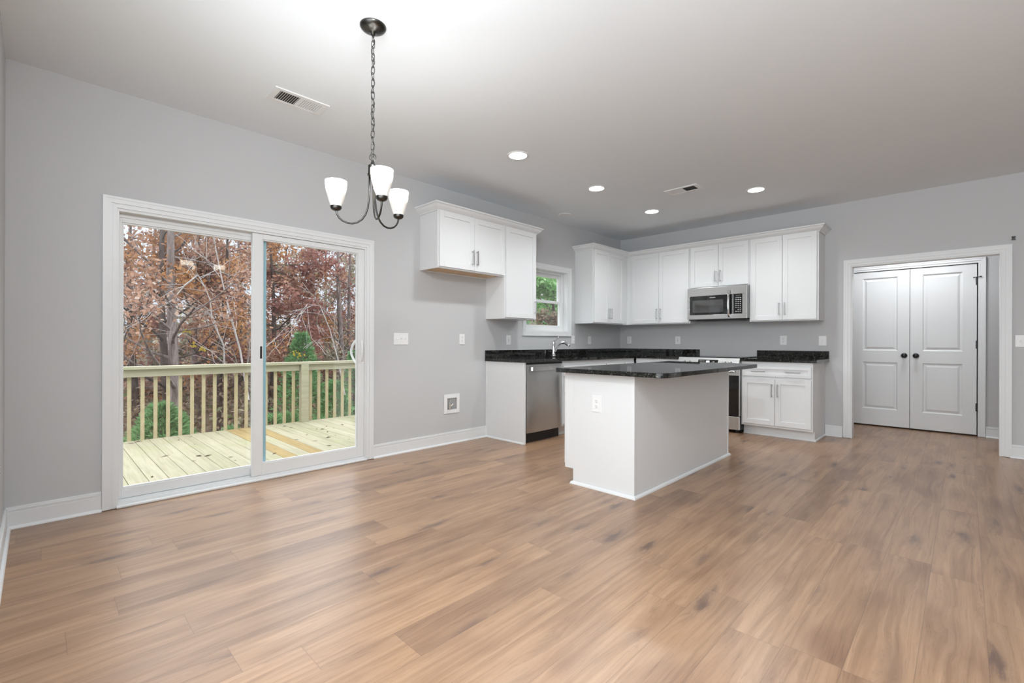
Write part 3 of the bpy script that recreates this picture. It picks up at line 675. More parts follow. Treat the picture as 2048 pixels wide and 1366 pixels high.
od = MB().box((R0, 0.616, 0.700), (R1, 0.655, 0.805)).box((R0, 0.616, 0.21), (R0+0.022, 0.655, 0.700)).box((R1-0.022, 0.616, 0.21), (R1, 0.655, 0.700)).map(TB).build('oven_door', M['steelh'], rg, bevel=0.002)
MB().box((R0+0.010, 0.618, 0.212), (R1-0.010, 0.656, 0.702)).map(TB).build('oven_window', M['bglass'], od)
MB().tube([(R0+0.05, 0.700, 0.752), (R1-0.05, 0.700, 0.752)], 0.013, 12).box((R0+0.06, 0.65, 0.744), (R0+0.08, 0.70, 0.760)).box((R1-0.08, 0.65, 0.744), (R1-0.06, 0.70, 0.760)).map(TB).build('handle', M['steelh'], od, smooth=True)
MB().box((R0+0.002, 0.616, 0.040), (R1-0.002, 0.652, 0.203)).map(TB).build('drawer', M['steelh'], rg, bevel=0.006)
for a in (R0+0.03, R1-0.07):
    for d in (0.06, 0.55): MB().box((a, d, 0.0), (a+0.04, d+0.04, 0.036)).map(TB).build('foot', M['black'], rg)

# ------------------------------------------------------------------ microwave
mwv = thing('microwave', 'steel over the range microwave with black glass door', 'microwave', TB(1.665, 0.2, 1.41))
U0, U1 = 1.288, 2.041
MB().box((U0, 0.004, 1.418), (U1, 0.372, 1.830)).map(TB).build('body', M['steel'], mwv)
md_ = MB(); D0, D1 = 0.373, 0.402
uS = U0+0.592
md_.box((U0, D0, 1.722), (uS, D1, 1.829)).box((U0, D0, 1.412), (uS, D1, 1.470)).box((U0, D0, 1.470), (U0+0.026, D1, 1.722)).box((uS-0.010, D0, 1.470), (uS, D1, 1.722))
mdo = md_.map(TB).build('door', M['steelh'], mwv, bevel=0.0012)
MB().box((U0+0.026, D0, 1.470), (uS-0.010, D1-0.001, 1.722)).map(TB).build('door_glass', M['bglass'], mdo)
MB().box((U0+0.068, D1-0.001, 1.500), (U0+0.468, D1, 1.665)).map(TB).build('door_screen', M['winglass'], mdo)
lg = MB()
for k in range(10): lg.box((U0+0.295+0.0075*k, D1-0.001, 1.692), (U0+0.300+0.0075*k, D1-0.0003, 1.6985))
lg.map(TB).build('maker_mark', M['print'], mdo)
hu = U0+0.545; hpts = [(hu, D1-0.004, 1.436), (hu, D1+0.020, 1.444), (hu, D1+0.034, 1.480), (hu, D1+0.042, 1.56), (hu, D1+0.044, 1.60), (hu, D1+0.042, 1.65), (hu, D1+0.034, 1.735), (hu, D1+0.020, 1.772), (hu, D1-0.004, 1.780)]
MB().tube(hpts, 0.0135, 12).map(TB).build('handle', M['chrome'], mdo, smooth='full')
pn = MB().box((uS+0.002, D0, 1.722), (U1, D1, 1.829)).box((uS+0.002, D0, 1.412), (U1, D1, 1.470)).box((U1-0.052, D0, 1.470), (U1, D1, 1.722)).map(TB).build('control_panel', M['steelh'], mwv, bevel=0.0012)
MB().box((uS+0.002, D0, 1.470), (U1-0.052, D1-0.001, 1.722)).map(TB).build('keypad', M['bglass'], pn)
MB().box((uS+0.030, D1-0.001, 1.690), (uS+0.092, D1-0.0005, 1.708)).map(TB).build('display', M['winglass'], pn)
ky = MB()
for r in range(8):
    for c in range(3):
        if (r in (6,) and c == 0): continue
        w = 0.010 if 2 <= r <= 5 else 0.016
        cu = uS+0.034+0.026*c
        ky.box((cu-w/2, D1-0.001, 1.668-0.0245*r), (cu+w/2, D1-0.0003, 1.675-0.0245*r))
ky.map(TB).build('key_lettering', M['print'], pn)
MB().box((U0+0.01, 0.03, 1.402), (U1-0.01, 0.385, 1.417)).box((U0+0.10, 0.06, 1.396), (U1-0.10, 0.34, 1.403)).map(TB).build('underside_grille', M['black'], mwv)

# ------------------------------------------------------------------ island
isl = thing('kitchen_island', 'white kitchen island cabinet standing in mid floor', 'island', (-2.75, -2.02, 0))
IX0, IX1, IY0, IY1, IT = -3.655, -1.845, -2.330, -1.725, 0.866
ib = MB().box((IX0, IY0, 0), (IX1, IY1-0.075, IT)).box((IX0, IY1-0.075, 0.115), (IX1, IY1, IT))
ib.box((IX0-0.003, IY0-0.004, 0), (IX0+0.018, IY0+0.03, IT)).box((IX1-0.018, IY0-0.004, 0), (IX1+0.003, IY0+0.03, IT)).box((IX0-0.003, IY1-0.02, 0.115), (IX0+0.018, IY1+0.002, IT))
ib.build('carcass', M['cab'], isl, bevel=0.0012)
shoe = MB(); w = 0.017
pp = [(IX0-0.003, IY1-0.075), (IX0-0.003, IY0-0.004), (IX1+0.003, IY0-0.004), (IX1+0.003, IY1-0.075)]
offs = [(-1, 1), (-1, -1), (1, -1), (1, 1)]
prof = [(0, 0)] + [(w*math.cos(a), 0.022*math.sin(a)) for a in [i*math.pi/12 for i in range(7)]]
vs = [(x+ox*d, y+oy*d, z) for (x, y), (ox, oy) in zip(pp, offs) for d, z in prof]; n = len(prof); fs = []
for i in range(3):
    for j in range(n): fs.append((i*n+j, i*n+(j+1) % n, (i+1)*n+(j+1) % n, (i+1)*n+j))
fs += [tuple(range(n)), tuple(3*n+j for j in range(n))[::-1]]
shoe.add(vs, fs).build('shoe_moulding', M['cab'], isl)
TI = lambda u, d, z: (-u, IY1+d, z)
for a, b in ((1.86, 2.45), (2.455, 3.045), (3.05, 3.64)):
    dd = shaker(TI, a, b, 0.142, 0.680, 0.001, isl); pull(TI, a+0.03, 0.55, 0.02, dd)
    dd = shaker(TI, a, b, 0.700, 0.848, 0.001, isl, 'drawer', rail=0.034); pull(TI, (a+b)/2, 0.774, 0.02, dd, False)
def rounded(x0, x1, y0, y1, r, n=8):
    pts = []
    for cx, cy_, a0, rr in ((x1-r[0], y1-r[0], 0, r[0]), (x0+r[1], y1-r[1], 90, r[1]), (x0+r[2], y0+r[2], 180, r[2]), (x1-r[3], y0+r[3], 270, r[3])):
        for i in range(n+1):
            a = math.radians(a0+90*i/n); pts.append((cx+rr*math.cos(a), cy_+rr*math.sin(a)))
    return pts
rp = rounded(-3.742, -1.803, -2.598, -1.690, (0.012, 0.012, 0.075, 0.075))
tag(MB().prism([(x, y, 0.8675) for x, y in rp], (0, 0, 0.8675), (0, 0, 0.9015)).build('island_countertop', M['granite'], bevel=0.003), 'black granite countertop with rounded corners overhanging the white island', 'countertop')

# ------------------------------------------------------------------ plates on the walls
def plate(name, T, u, z, w, label, cat, kind, group=None, h=0.115):
    root = thing(name, label, cat, T(u, 0.001, z), group)
    MB().box((u-w/2, 0.0008, z-h/2), (u+w/2, 0.0065, z+h/2)).map(T).build('cover_plate', M['plast'], root, bevel=0.002)
    if kind == 'outlet':
        for s in (-1, 1):
            cz_ = z+s*0.0195
            rc = MB().lathe([(0.0, 0.0), (0.0172, 0.0), (0.0172, -0.0022), (0.0, -0.0022)], (0, 0, 0), 20, 'y', caps=False)
            rc.v = [(u+x, 0.0066-y*1.0, cz_+zz*0.82) for x, y, zz in rc.v]
            ro = rc.map(T).build('receptacle', M['plast'], root)
            sl_ = MB().box((u-0.0075, 0.0088, cz_+0.000), (u-0.0050, 0.0092, cz_+0.0095)).box((u+0.0050, 0.0088, cz_+0.001), (u+0.0075, 0.0092, cz_+0.0085)).box((u-0.0025, 0.0088, cz_-0.010), (u+0.0025, 0.0092, cz_-0.005))
            sl_.map(T).build('slots', M['slot'], ro)
    elif kind == 'gfci':
        ro = MB().box((u-0.017, 0.0066, z-0.034), (u+0.017, 0.0090, z+0.034)).map(T).build('receptacle', M['plast'], root, bevel=0.001)
        sl_ = MB()
        for s in (-1, 1):
            cz_ = z+s*0.021; sl_.box((u-0.0075, 0.0088, cz_), (u-0.0050, 0.0094, cz_+0.008)).box((u+0.0050, 0.0088, cz_), (u+0.0075, 0.0094, cz_+0.008)).box((u-0.0025, 0.0088, cz_-0.009), (u+0.0025, 0.0094, cz_-0.005))
        sl_.box((u-0.009, 0.0088, z-0.004), (u+0.009, 0.0093, z-0.001)).box((u-0.009, 0.0088, z+0.001), (u+0.009, 0.0093, z+0.004))
        sl_.map(T).build('slots', M['slot'], ro)
    else:
        for g in range(kind):
            gu = u+(g-(kind-1)/2)*0.046
            MB().box((gu-0.006, 0.0066, z-0.013), (gu+0.006, 0.0085, z+0.013)).prism([(gu-0.0045, 0.0085, z-0.004), (gu-0.0045, 0.0085, z+0.009), (gu-0.0045, 0.019, z+0.0135 if g != 0 else z-0.006), (gu-0.0045, 0.018, z+0.006 if g != 0 else z-0.011)], (0, 0, 0), (0.009, 0, 0)).map(T).build('toggle', M['plast'], root)
    return root
plate('light_switch', TA, -4.075, 1.130, 0.165, 'white three gang switch plate right of the patio door', 'light switch', 3)
plate('wall_outlet', TA, -3.299, 1.131, 0.076, 'white outlet on the grey wall under the short two door cabinet', 'wall outlet', 'outlet')
plate('wall_outlet', TA, -2.567, 1.127, 0.076, 'white outlet above the counter, under the tall single door cabinet', 'wall outlet', 'gfci')
plate('light_switch', TA, -1.264, 1.138, 0.074, 'white single switch touching the right side of the window casing', 'light switch', 1)
plate('wall_outlet', TA, -0.858, 1.133, 0.076, 'white outlet between the window and the room corner', 'wall outlet', 'gfci')
plate('wall_outlet', TB, 0.168, 1.138, 0.076, 'white outlet just right of the room corner above the counter', 'wall outlet', 'outlet')
plate('wall_outlet', TB, 0.968, 1.136, 0.076, 'white outlet above the counter left of the range', 'wall outlet', 'gfci')
plate('wall_outlet', TB, 2.350, 1.135, 0.076, 'white outlet above the counter right of the range', 'wall outlet', 'outlet')
plate('light_switch', TB, 2.768, 1.130, 0.078, 'white single switch between the range counter and hall opening', 'light switch', 1)
plate('light_switch', TB, 4.395, 1.127, 0.118, 'white switch plate on the wall right of the hall opening', 'light switch', 2)
plate('wall_outlet', lambda u, d, z: (IX0-d, -u, z), 2.020, 0.641, 0.083, 'white duplex outlet on the white end of the island', 'wall outlet', 'outlet', h=0.122)
plate('wall_outlet', TW, -0.66, 0.475, 0.076, 'white outlet low on the narrow wall at the left edge', 'wall outlet', 'outlet')

# water supply box for the fridge
vb = thing('water_supply_box', 'white recessed water valve box low on the wall beside the end panel', 'valve box', (-3.44, -0.002, 0.43))
rect_frame(MB(), -3.545, -3.333, 0.328, 0.534, 0.0008, 0.009, 0.042).map(TA).build('frame', M['plast'], vb, bevel=0.002)
rc = MB().box((-3.503, 0.0006, 0.370), (-3.375, 0.0012, 0.492))
bxm = P('shadow_grey_plastic', (0.34, 0.34, 0.34), 0.5)
rect_frame(MB(), -3.505, -3.373, 0.368, 0.494, 0.0007, 0.0085, 0.004).map(TA).build('liner', bxm, vb)
rc.map(TA).build('recess', bxm, vb)
MB().tube([(-3.470, -0.0125, 0.372), (-3.470, -0.0125, 0.432)], 0.0115, 10).tube([(-3.474, -0.011, 0.412), (-3.452, -0.014, 0.412)], 0.0075, 10).tube([(-3.458, -0.016, 0.405), (-3.436, -0.020, 0.432)], [0.006, 0.009], 8).tube([(-3.474, -0.0105, 0.428), (-3.466, -0.0105, 0.478)], [0.006, 0.004], 8).build('valve', M['brass'], vb, smooth=True)

bk = MB().box((-0.022, -4.331, 2.104), (-0.001, -4.314, 2.130)).box((-0.034, -4.336, 2.100), (-0.020, -4.309, 2.109)).box((-0.034, -4.336, 2.125), (-0.020, -4.309, 2.134))
tag(bk.build('wall_bracket', M['blackm'], bevel=0.001), 'small black bracket at the top right corner of the hall casing', 'bracket')

# ------------------------------------------------------------------ ceiling fittings
def recessed(x, y, label):
    root = thing('recessed_light', label, 'recessed light', (x, y, H), 'recessed kitchen lights')
    MB().lathe([(0.098, 0.0), (0.098, -0.004), (0.092, -0.007), (0.078, -0.004), (0.078, -0.0005)], (x, y, H), 40, caps=False).build('trim_ring', M['plast'], root, smooth=True)
    MB().lathe([(0.0, -0.0035), (0.078, -0.0035)], (x, y, H), 40, caps=False).build('lens', M['lens'], root)
    ld = bpy.data.lights.new('recessed_lamp', 'SPOT'); ld.energy = CAN_W; ld.spot_size = math.radians(150); ld.spot_blend = 0.85; ld.shadow_soft_size = 0.07; ld.color = (0.95, 0.985, 1.0)
    lo = bpy.data.objects.new('recessed_lamp', ld); COL.objects.link(lo); lo.location = (x, y, H-0.012)
    return root
recessed(-3.637, -1.176, 'lit recessed light nearest the chandelier')
recessed(-2.422, -1.176, 'lit recessed light in front of the sink, near the blank ceiling cover')
recessed(-1.209, -1.180, 'lit recessed light nearest the room corner')
recessed(-1.207, -2.385, 'lit recessed light over the range side, right of the small ceiling vent')
tag(MB().lathe([(0.085, 0.0), (0.085, -0.004), (0.074, -0.008), (0.05, -0.0085), (0.0, -0.0085)], (-1.84, -0.301, H), 40, caps=False).build('ceiling_cover', M['plast'], smooth=True), 'flat round white cover on the ceiling above the sink window', 'ceiling cover')
def vent(cx, cy_, lx, ly, along_x, flip, label):
    root = thing('ceiling_vent', label, 'ceiling vent', (cx, cy_, H))
    L_, W_ = (lx, ly) if along_x else (ly, lx)
    T = (lambda a, b, z: (cx+a, cy_+b, z)) if along_x else (lambda a, b, z: (cx+b, cy_+a, z))
    fm = 0.032; mb = MB()
    def bx(a0, a1, b0, b1, z0, z1): mb.box((a0, b0, z0), (a1, b1, z1))
    l, w_ = L_/2, W_/2
    bx(-l, l, -w_, -w_+fm, H-0.008, H-0.0005); bx(-l, l, w_-fm, w_, H-0.008, H-0.0005); bx(-l, -l+fm*1.3, -w_+fm, w_-fm, H-0.008, H-0.0005); bx(l-fm*1.3, l, -w_+fm, w_-fm, H-0.008, H-0.0005); bx(-0.008, 0.008, -w_+fm, w_-fm, H-0.008, H-0.0005)
    mb.map(T).build('frame', M['plast'], root, bevel=0.002)
    MB().box((-l+0.03, -w_+0.03, H-0.0016), (l-0.03, w_-0.03, H-0.0006)).map(T).build('backing', M['slot'], root)
    for side in (-1, 1):
        mb = MB(); a0, a1 = (-l+fm*1.3, -0.008) if side < 0 else (0.008, l-fm*1.3); n = 9
        for k in range(n):
            c = a0+(a1-a0)*(k+0.5)/n; tilt = (0.0032 if side*flip > 0 else -0.0032)
            wd = (a1-a0)/n*0.55
            mb.add([(c-wd/2, -w_+fm, H-0.0075), (c+wd/2, -w_+fm, H-0.0025) if tilt > 0 else (c+wd/2, -w_+fm, H-0.0025), (c+wd/2, w_-fm, H-0.0025), (c-wd/2, w_-fm, H-0.0075)] if tilt > 0 else
                   [(c-wd/2, -w_+fm, H-0.0025), (c+wd/2, -w_+fm, H-0.0075), (c+wd/2, w_-fm, H-0.0075), (c-wd/2, w_-fm, H-0.0025)], [(0, 1, 2, 3)])
        if side*flip < 0:
            for k in range(5):
                b = -w_+fm+(W_-2*fm)*(k+0.5)/5; mb.box((a0, b-0.003, H-0.0040), (a1, b+0.003, H-0.0025))
        mb.map(T).build('louvre_bank', M['plast'], root, recalc=False)
    return root
vent(-5.345, -0.730, 0.355, 0.196, True, -1, 'white ceiling vent above the patio door, left of the chandelier')
vent(-1.750, -1.830, 0.196, 0.355, False, -1, 'white ceiling vent among the recessed lights')

# chandelier
CX, CYc = -5.369, -1.785
ch = thing('chandelier', 'three arm dark nickel chandelier with frosted glass shades', 'chandelier', (CX, CYc, H))
MB().lathe([(0.0665, 0.0), (0.0665, -0.004), (0.062, -0.012), (0.046, -0.022), (0.024, -0.030), (0.012, -0.034), (0.011, -0.046), (0.0, -0.047)], (CX, CYc, H), 40, caps=False).build('canopy', M['nickel'], ch, smooth='full')
chn = MB(); zt, zb = 2.698, 2.066; nl = 19; pitch = (zt-zb)/nl
for k in range(nl):
    zc = zt-pitch*(k+0.5); pts = []
    hl, hw = pitch*0.62, 0.0085
    tw = math.radians(35 + (90 if k % 2 else 0) + 6*math.sin(k*1.7))
    for j in range(14):
        a = 2*math.pi*j/14; s = hw*math.cos(a); zz = (hl-hw)*(1 if math.sin(a) > 0 else -1)*(min(1, abs(math.sin(a))*2)) + hw*math.sin(a)
        pts.append((CX+s*math.cos(tw), CYc+s*math.sin(tw), zc+zz))
    chn.tube(pts, 0.0019, 6, closed=True)
chn.build('chain', M['nickel'], ch, smooth='full')
MB().tube([(CX+0.009*math.sin(k*0.8), CYc+0.008*math.cos(k*0.8), 2.700-(2.700-2.04)*k/48) for k in range(49)], 0.0022, 6).build('cord', M['nickel'], ch, smooth='full')
MB().tube([(CX+0.017*math.cos(a)*0.70, CYc-0.017*math.cos(a)*0.715, 2.062+0.017*math.sin(a)) for a in [2*math.pi*j/20 for j in range(20)]], 0.0024, 8, closed=True).build('hanging_loop', M['nickel'], ch, smooth='full')
MB().lathe([(0.0, 0.046), (0.006, 0.044), (0.010, 0.030), (0.014, 0.022), (0.022, 0.018), (0.023, -0.024), (0.026, -0.026), (0.026, -0.034), (0.020, -0.040), (0.0, -0.042)], (CX, CYc, 2.000), 28, caps=False).build('hub', M['nickel'], ch, smooth=True)
RL = Vector((0.699, -0.715, 0)); FD = Vector((0.715, 0.699, 0))
for ang in (180, 300, 60):
    a = math.radians(ang); dv = RL*math.cos(a)+FD*math.sin(a); r = 0.190
    def at(s, z): return (CX+dv.x*s, CYc+dv.y*s, z)
    pts = [(0.016, 1.972), (0.016, 1.90), (0.018, 1.85), (0.024, 1.80), (0.036, 1.765), (0.055, 1.738), (0.080, 1.722), (0.106, 1.717), (0.132, 1.721), (0.155, 1.731), (0.173, 1.746), (0.184, 1.764), (0.189, 1.782), (0.190, 1.793)]
    arm = MB().tube([at(s, z) for s, z in pts], 0.0047, 10).build('arm', M['nickel'], ch, smooth='full')
    MB().lathe([(0.0, 0.0), (0.010, 0.0), (0.022, 0.006), (0.028, 0.014), (0.028, 0.024), (0.0, 0.024)], at(r, 1.783), 24, caps=False).build('socket_cup', M['nickel'], arm, smooth=True)
    prof = [(0.026, 0.0), (0.0295, 0.012), (0.036, 0.030), (0.043, 0.055), (0.049, 0.082), (0.053, 0.108), (0.0545, 0.134), (0.0525, 0.134), (0.051, 0.108), (0.047, 0.082), (0.041, 0.055), (0.034, 0.030), (0.0275, 0.012), (0.024, 0.002)]
    MB().lathe(prof, at(r, 1.803), 36, caps=False).build('glass_shade', M['shade'], arm, smooth='full')
    ld = bpy.data.lights.new('chandelier_bulb', 'POINT'); ld.energy = 3.4; ld.shadow_soft_size = 0.02; ld.color = (0.97, 0.99, 1.0)
    lo = bpy.data.objects.new('chandelier_bulb', ld); COL.objects.link(lo); lo.location = at(r, 1.906)

# ------------------------------------------------------------------ outdoors: deck, railing
random.seed(7)
dk = MB(); k = 0; x = -7.6
while x < 0.6:
    r = random.random()*0.8
    for cx in (-4.40, -4.735, -4.58):
        if x <= cx < x+0.142: r = 0.93 if cx != -4.58 else 0.921
    ys = [0.165, 3.33]
    if random.random() < 0.5: ys.insert(1, random.uniform(0.9, 2.8))
    if r == 0.921: ys = [0.165, 2.55, 3.33]; 
    for a, b in zip(ys[:-1], ys[1:]): dk.box((x, a+0.001, -0.168), (x+0.138, b-0.001, -0.130), (0.5 if (r == 0.921 and a < 1) else r) if r > 0.9 else min(0.8, max(0, r+random.uniform(-.15, .15))))
    x += 0.142
deck = dk.build('deck', M['deck'], bevel=0.003, attr=True)
struct(deck, 'pale new treated pine deck boards outside the patio door', 'deck')
rl = thing('deck_railing', 'pale treated pine railing with square balusters along the deck edge', 'railing', (-4, 3.34, -0.13))
MB().box((-7.6, 3.24, 0.748), (0.6, 3.385, 0.786)).build('cap_rail', M['railcap'], rl, bevel=0.004)
MB().box((-7.6, 3.285, 0.655), (-3.785, 3.323, 0.746)).box((-3.66, 3.285, 0.655), (-0.2, 3.323, 0.746)).build('top_rail', M['railcap'], rl, bevel=0.002)
for px in (-3.722, -7.3, -0.15): MB().box((px-0.055, 3.230, -0.13), (px+0.055, 3.330, 0.747)).build('post', M['railcap'], rl, bevel=0.003)
bx_ = -5.80-0.1298*10
while bx_ < 0.3:
    if not (-3.80 < bx_ < -3.63): MB().box((bx_-0.0185, 3.332, -0.30), (bx_+0.0185, 3.368, 0.720)).build('baluster', M['rail'], rl, bevel=0.002)
    bx_ += 0.1298
    if bx_ > -0.4: break
MB().box((-7.6, 3.331, -0.34), (0.6, 3.3315, -0.14)).box((-7.6, 3.295, -0.34), (0.6, 3.331, -0.169)).build('rim_board', M['rail'], rl)
fl = MB(); random.seed(11)
for i in range(95):
    cx = random.uniform(-5.9, -2.4); cy_ = random.uniform(0.4, 3.25)
    if random.random() < 0.5: cx = random.uniform(-4.2, -2.4)
    a = random.uniform(0, 6.28); s = random.uniform(0.018, 0.05); z = -0.127
    d = Vector((math.cos(a), math.sin(a), 0)); e_ = Vector((-d.y, d.x, 0)); c = Vector((cx, cy_, z)); wv = random.uniform(0.15, 0.5)
    fl.add([c-d*s, c+e_*s*wv+Vector((0, 0, 0.006)), c+d*s*1.1+Vector((0, 0, 0.004)), c-e_*s*wv+Vector((0, 0, 0.003))], [(0, 1, 2, 3)], random.random())
tag(fl.build('fallen_leaves', M['dryleaf'], attr=True, recalc=False), 'small dark dry leaves scattered over the deck boards', 'leaves', kind='stuff')

# ground
gm = MB(); nx, ny = 50, 60
gx = lambda i: -24+74*i/nx
gy = lambda j: 0.2+70*(j/ny)**1.4
def gz(x, y): return -1.25 - 0.25*min(1, y/6) + 0.02*max(0, y-8)*1.2 + 0.25*mnoise.noise(Vector((x*0.25, y*0.25, 3)))
vs = [(gx(i), gy(j), gz(gx(i), gy(j))) for j in range(ny+1) for i in range(nx+1)]
fs = [(j*(nx+1)+i, j*(nx+1)+i+1, (j+1)*(nx+1)+i+1, (j+1)*(nx+1)+i) for j in range(ny) for i in range(nx)]
struct(gm.add(vs, fs).build('ground', M['ground'], smooth='full'), 'leaf covered woodland ground beyond the deck', 'ground')

# ------------------------------------------------------------------ trees
def leaf(mb, c, s, rnd):
    a = Vector((random.gauss(0, 1), random.gauss(0, 1), random.gauss(0, 0.7))).normalized(); b = a.orthogonal().normalized()
    q = random.uniform(0, 6.28); b = (b*math.cos(q)+a.cross(b)*math.sin(q)); w = s*random.uniform(0.45, 0.75)
    n = a.cross(b)*s*0.12
    mb.add([c-a*s, c+b*w+n, c+a*s, c-b*w+n], [(0, 1, 2, 3)], rnd)
def limb(mb, tips, p, d, ln, r, depth, spread, upb, n=5):
    pts = [p.copy()]; rs = [r]; q = p.copy(); dd = d.copy()
    for i in range(n):
        dd = (dd+Vector((random.gauss(0, .13), random.gauss(0, .13), random.gauss(0, .10)+upb))).normalized(); q = q+dd*ln/n
        pts.append(q.copy()); rs.append(max(0.004, r*(1-0.55*(i+1)/n)))
    mb.tube(pts, rs, 7 if r > 0.05 else 4, caps=False)
    if depth == 0:
        tips += [(pts[i], ln) for i in range(1, n+1)]; return
    for k in range(random.choice((2, 3, 3))):
        i = random.randint(2, n); ax = Vector((random.gauss(0, 1), random.gauss(0, 1), random.gauss(0, .5))).normalized()
        limb(mb, tips, pts[i], (dd+ax*spread).normalized(), ln*random.uniform(.5, .75), rs[i]*0.7, depth-1, spread, upb, max(3, n-1))
    tips.append((pts[-1], ln*0.5))
def tree(name, base, h, r, lean, bark, leafm, nleaf, lsize, label, first=0.25, depth=2, crown=1.0, nb=11, cat='tree', group=None, pts=None, upb=0.03):
    root = thing(name, label, cat, base, group)
    tr_ = MB(); br = MB(); tips = []
    b = Vector(base); path = []; rs = []
    N = 9
    for i in range(N+1):
        t = i/N; off = Vector((lean[0]*t*h + 0.05*h*0.2*math.sin(t*5+base[0]), lean[1]*t*h, h*t)); path.append(b+off+Vector((0, 0, -0.15 if i == 0 else 0))); rs.append(max(0.012, r*(1.18 if i == 0 else 1)*(1-0.72*t)))
    tr_.tube(path, rs, 12, caps=False)
    tr_.build('trunk', bark, root, smooth='full')
    for k in range(nb):
        t = first+(1-first)*(k+random.random()*0.8)/nb; i = min(N-1, int(t*N)); p = path[i].lerp(path[i+1], t*N-i)
        a = random.uniform(0, 6.28); d = Vector((math.cos(a), math.sin(a), random.uniform(0.05, 0.6))).normalized()
        limb(br, tips, p, d, h*crown*random.uniform(.16, .30)*(1.25-0.6*t), rs[i]*0.42, depth, 0.75, upb)
    br.build('branches', bark, root, smooth='full')
    if nleaf and tips:
        lf = MB()
        cl = [(random.choice(tips), random.uniform(-.12, .12)) for _ in range(max(1, nleaf//9))]
        for (tp, ln), tone in cl:
            c0 = tp+Vector((random.gauss(0, .10), random.gauss(0, .10), random.gauss(0, .10)))*max(.6, ln)
            base_t = random.random()
            for _ in range(9):
                c = c0+Vector((random.gauss(0, .12), random.gauss(0, .12), random.gauss(0, .09)))
                leaf(lf, c, lsize*random.uniform(.6, 1.2), min(1, max(0, 0.5*base_t+0.5*random.random()+tone)))
        lf.build('foliage', leafm, root, attr=True, recalc=False)
    return root
def pine(name, base, h, w, leafm, n, label, cat='tree', group=None, ls=0.11):
    root = thing(name, label, cat, base, group)
    b = Vector(base)
    MB().tube([b+Vector((0, 0, -0.1)), b+Vector((0, 0, h*0.6)), b+Vector((0, 0, h*0.98))], [0.05*h/3, 0.03*h/3, 0.008], 8).build('trunk', M['barkd'], root, smooth='full')
    lf = MB()
    for i in range(n):
        t = random.random()**0.8; z = h*(0.06+0.94*t); rad = w*(1-t)**0.8*random.uniform(.35, 1)+0.04; a = random.uniform(0, 6.28)
        c = b+Vector((rad*math.cos(a), rad*math.sin(a), z+0.25*rad))
        d0 = Vector((math.cos(a), math.sin(a), 0.7))
        tone = random.random()
        for _ in range(6):
            d = (d0+Vector((random.gauss(0, .5), random.gauss(0, .5), random.gauss(0, .4)))).normalized(); s = d.orthogonal().normalized()*ls*0.10; L_ = d*ls*random.uniform(.8, 1.6)
            lf.add([c, c+L_*0.5+s, c+L_, c+L_*0.5-s], [(0, 1, 2, 3)], min(1, .6*tone+.4*random.random()))
    lf.build('foliage', leafm, root, attr=True, recalc=False)
    return root
def sapling(base, pts, r, label, bark):
    root = thing('bare_sapling', label, 'sapling', base); b = Vector(base)
    P_ = [Vector(p) for p in pts]; mb = MB()
    mb.tube(P_, [r*(1-0.7*i/(len(P_)-1)) for i in range(len(P_))], 7, caps=False)
    mb.build('stem', bark, root, smooth='full')
    tw = MB(); tips = []
    for i in range(1, len(P_)):
        for _ in range(3):
            d = (P_[i]-P_[i-1]).normalized(); d = (d+Vector((random.gauss(0, .8), random.gauss(0, .8), random.gauss(-0.2, .6)))).normalized()
            limb(tw, tips, P_[i-1].lerp(P_[i], random.random()), d, random.uniform(.4, 1.1), r*0.32, 1, 0.7, -0.02, 4)
    tw.build('twigs', bark, root, smooth='full')
    return root
def ray_pt(u, v, y):
    d = fwd + right*((u-1024)/F_PX) + up*((683.8-v)/F_PX); t = (y-CAM.y)/d.y
    return CAM+d*t
def onground(u, y):
    p = ray_pt(u, 684, y); return (p.x, p.y, gz(p.x, p.y))
random.seed(21)
tree('oak_tree', onground(347, 8.2), 7.6, 0.120, (0.004, 0), M['bark'], M['russet'], 6000, 0.044, 'thick grey oak trunk with russet leaves straight behind the railing', first=0.20, nb=14)
tree('oak_tree', onground(331, 9.6), 7.0, 0.10, (-0.004, 0), M['barkd'], M['orange'], 4800, 0.046, 'dark trunk with orange leaves just left of the thick grey oak', first=0.16, nb=13)
FAR = [  # (px, y, h, r, bark, leaf, n, label)
    (268, 12.5, 10, .10, 'barkd', 'orange', 5200, 'orange leaved tree at the left end of the patio view'),
    (300, 16.0, 11, .12, 'bark', 'olive', 5600, 'faded olive tree left of the oak, farther back'),
    (395, 13.0, 10, .11, 'bark', 'russet', 5600, 'russet tree right of the thick grey oak'),
    (440, 11.0, 9, .09, 'barkd', 'russet', 5000, 'russet tree behind the pale leaning saplings'),
    (475, 15.5, 11, .12, 'bark', 'maroon', 5600, 'maroon tinged tree behind the middle door stile'),
    (548, 11.5, 9, .10, 'barkd', 'maroon', 5400, 'dark maroon tree at the left of the sliding panel'),
    (578, 15.0, 10, .11, 'barkd', 'orange', 5600, 'orange tree left of the young pine, farther back'),
    (622, 13.5, 9, .09, 'bark', 'olive', 2600, 'thin olive tree behind the young pine'),
    (655, 18.0, 11, .12, 'bark', 'maroon', 4600, 'maroon tree between the pine and the grey trunks'),
    (684, 12.0, 11, .12, 'bark', 'maroon', 1500, 'nearly bare grey tree at the right of the patio view'),
    (700, 12.6, 11, .10, 'bark', 'russet', 1200, 'second grey trunk beside the nearly bare tree'),
    (715, 15.5, 10, .10, 'bark', 'olive', 3000, 'olive tree at the far right of the patio view'),
]
for (u, y, h, r, bk_, lf_, n, lab) in FAR:
    tree('woodland_tree', onground(u, y), h*0.62, r, (random.uniform(-.03, .03), 0), M[bk_], M[lf_], int(n*1.15), 0.062, lab, first=0.12, nb=13, crown=1.05, group='woodland trees beyond the deck')
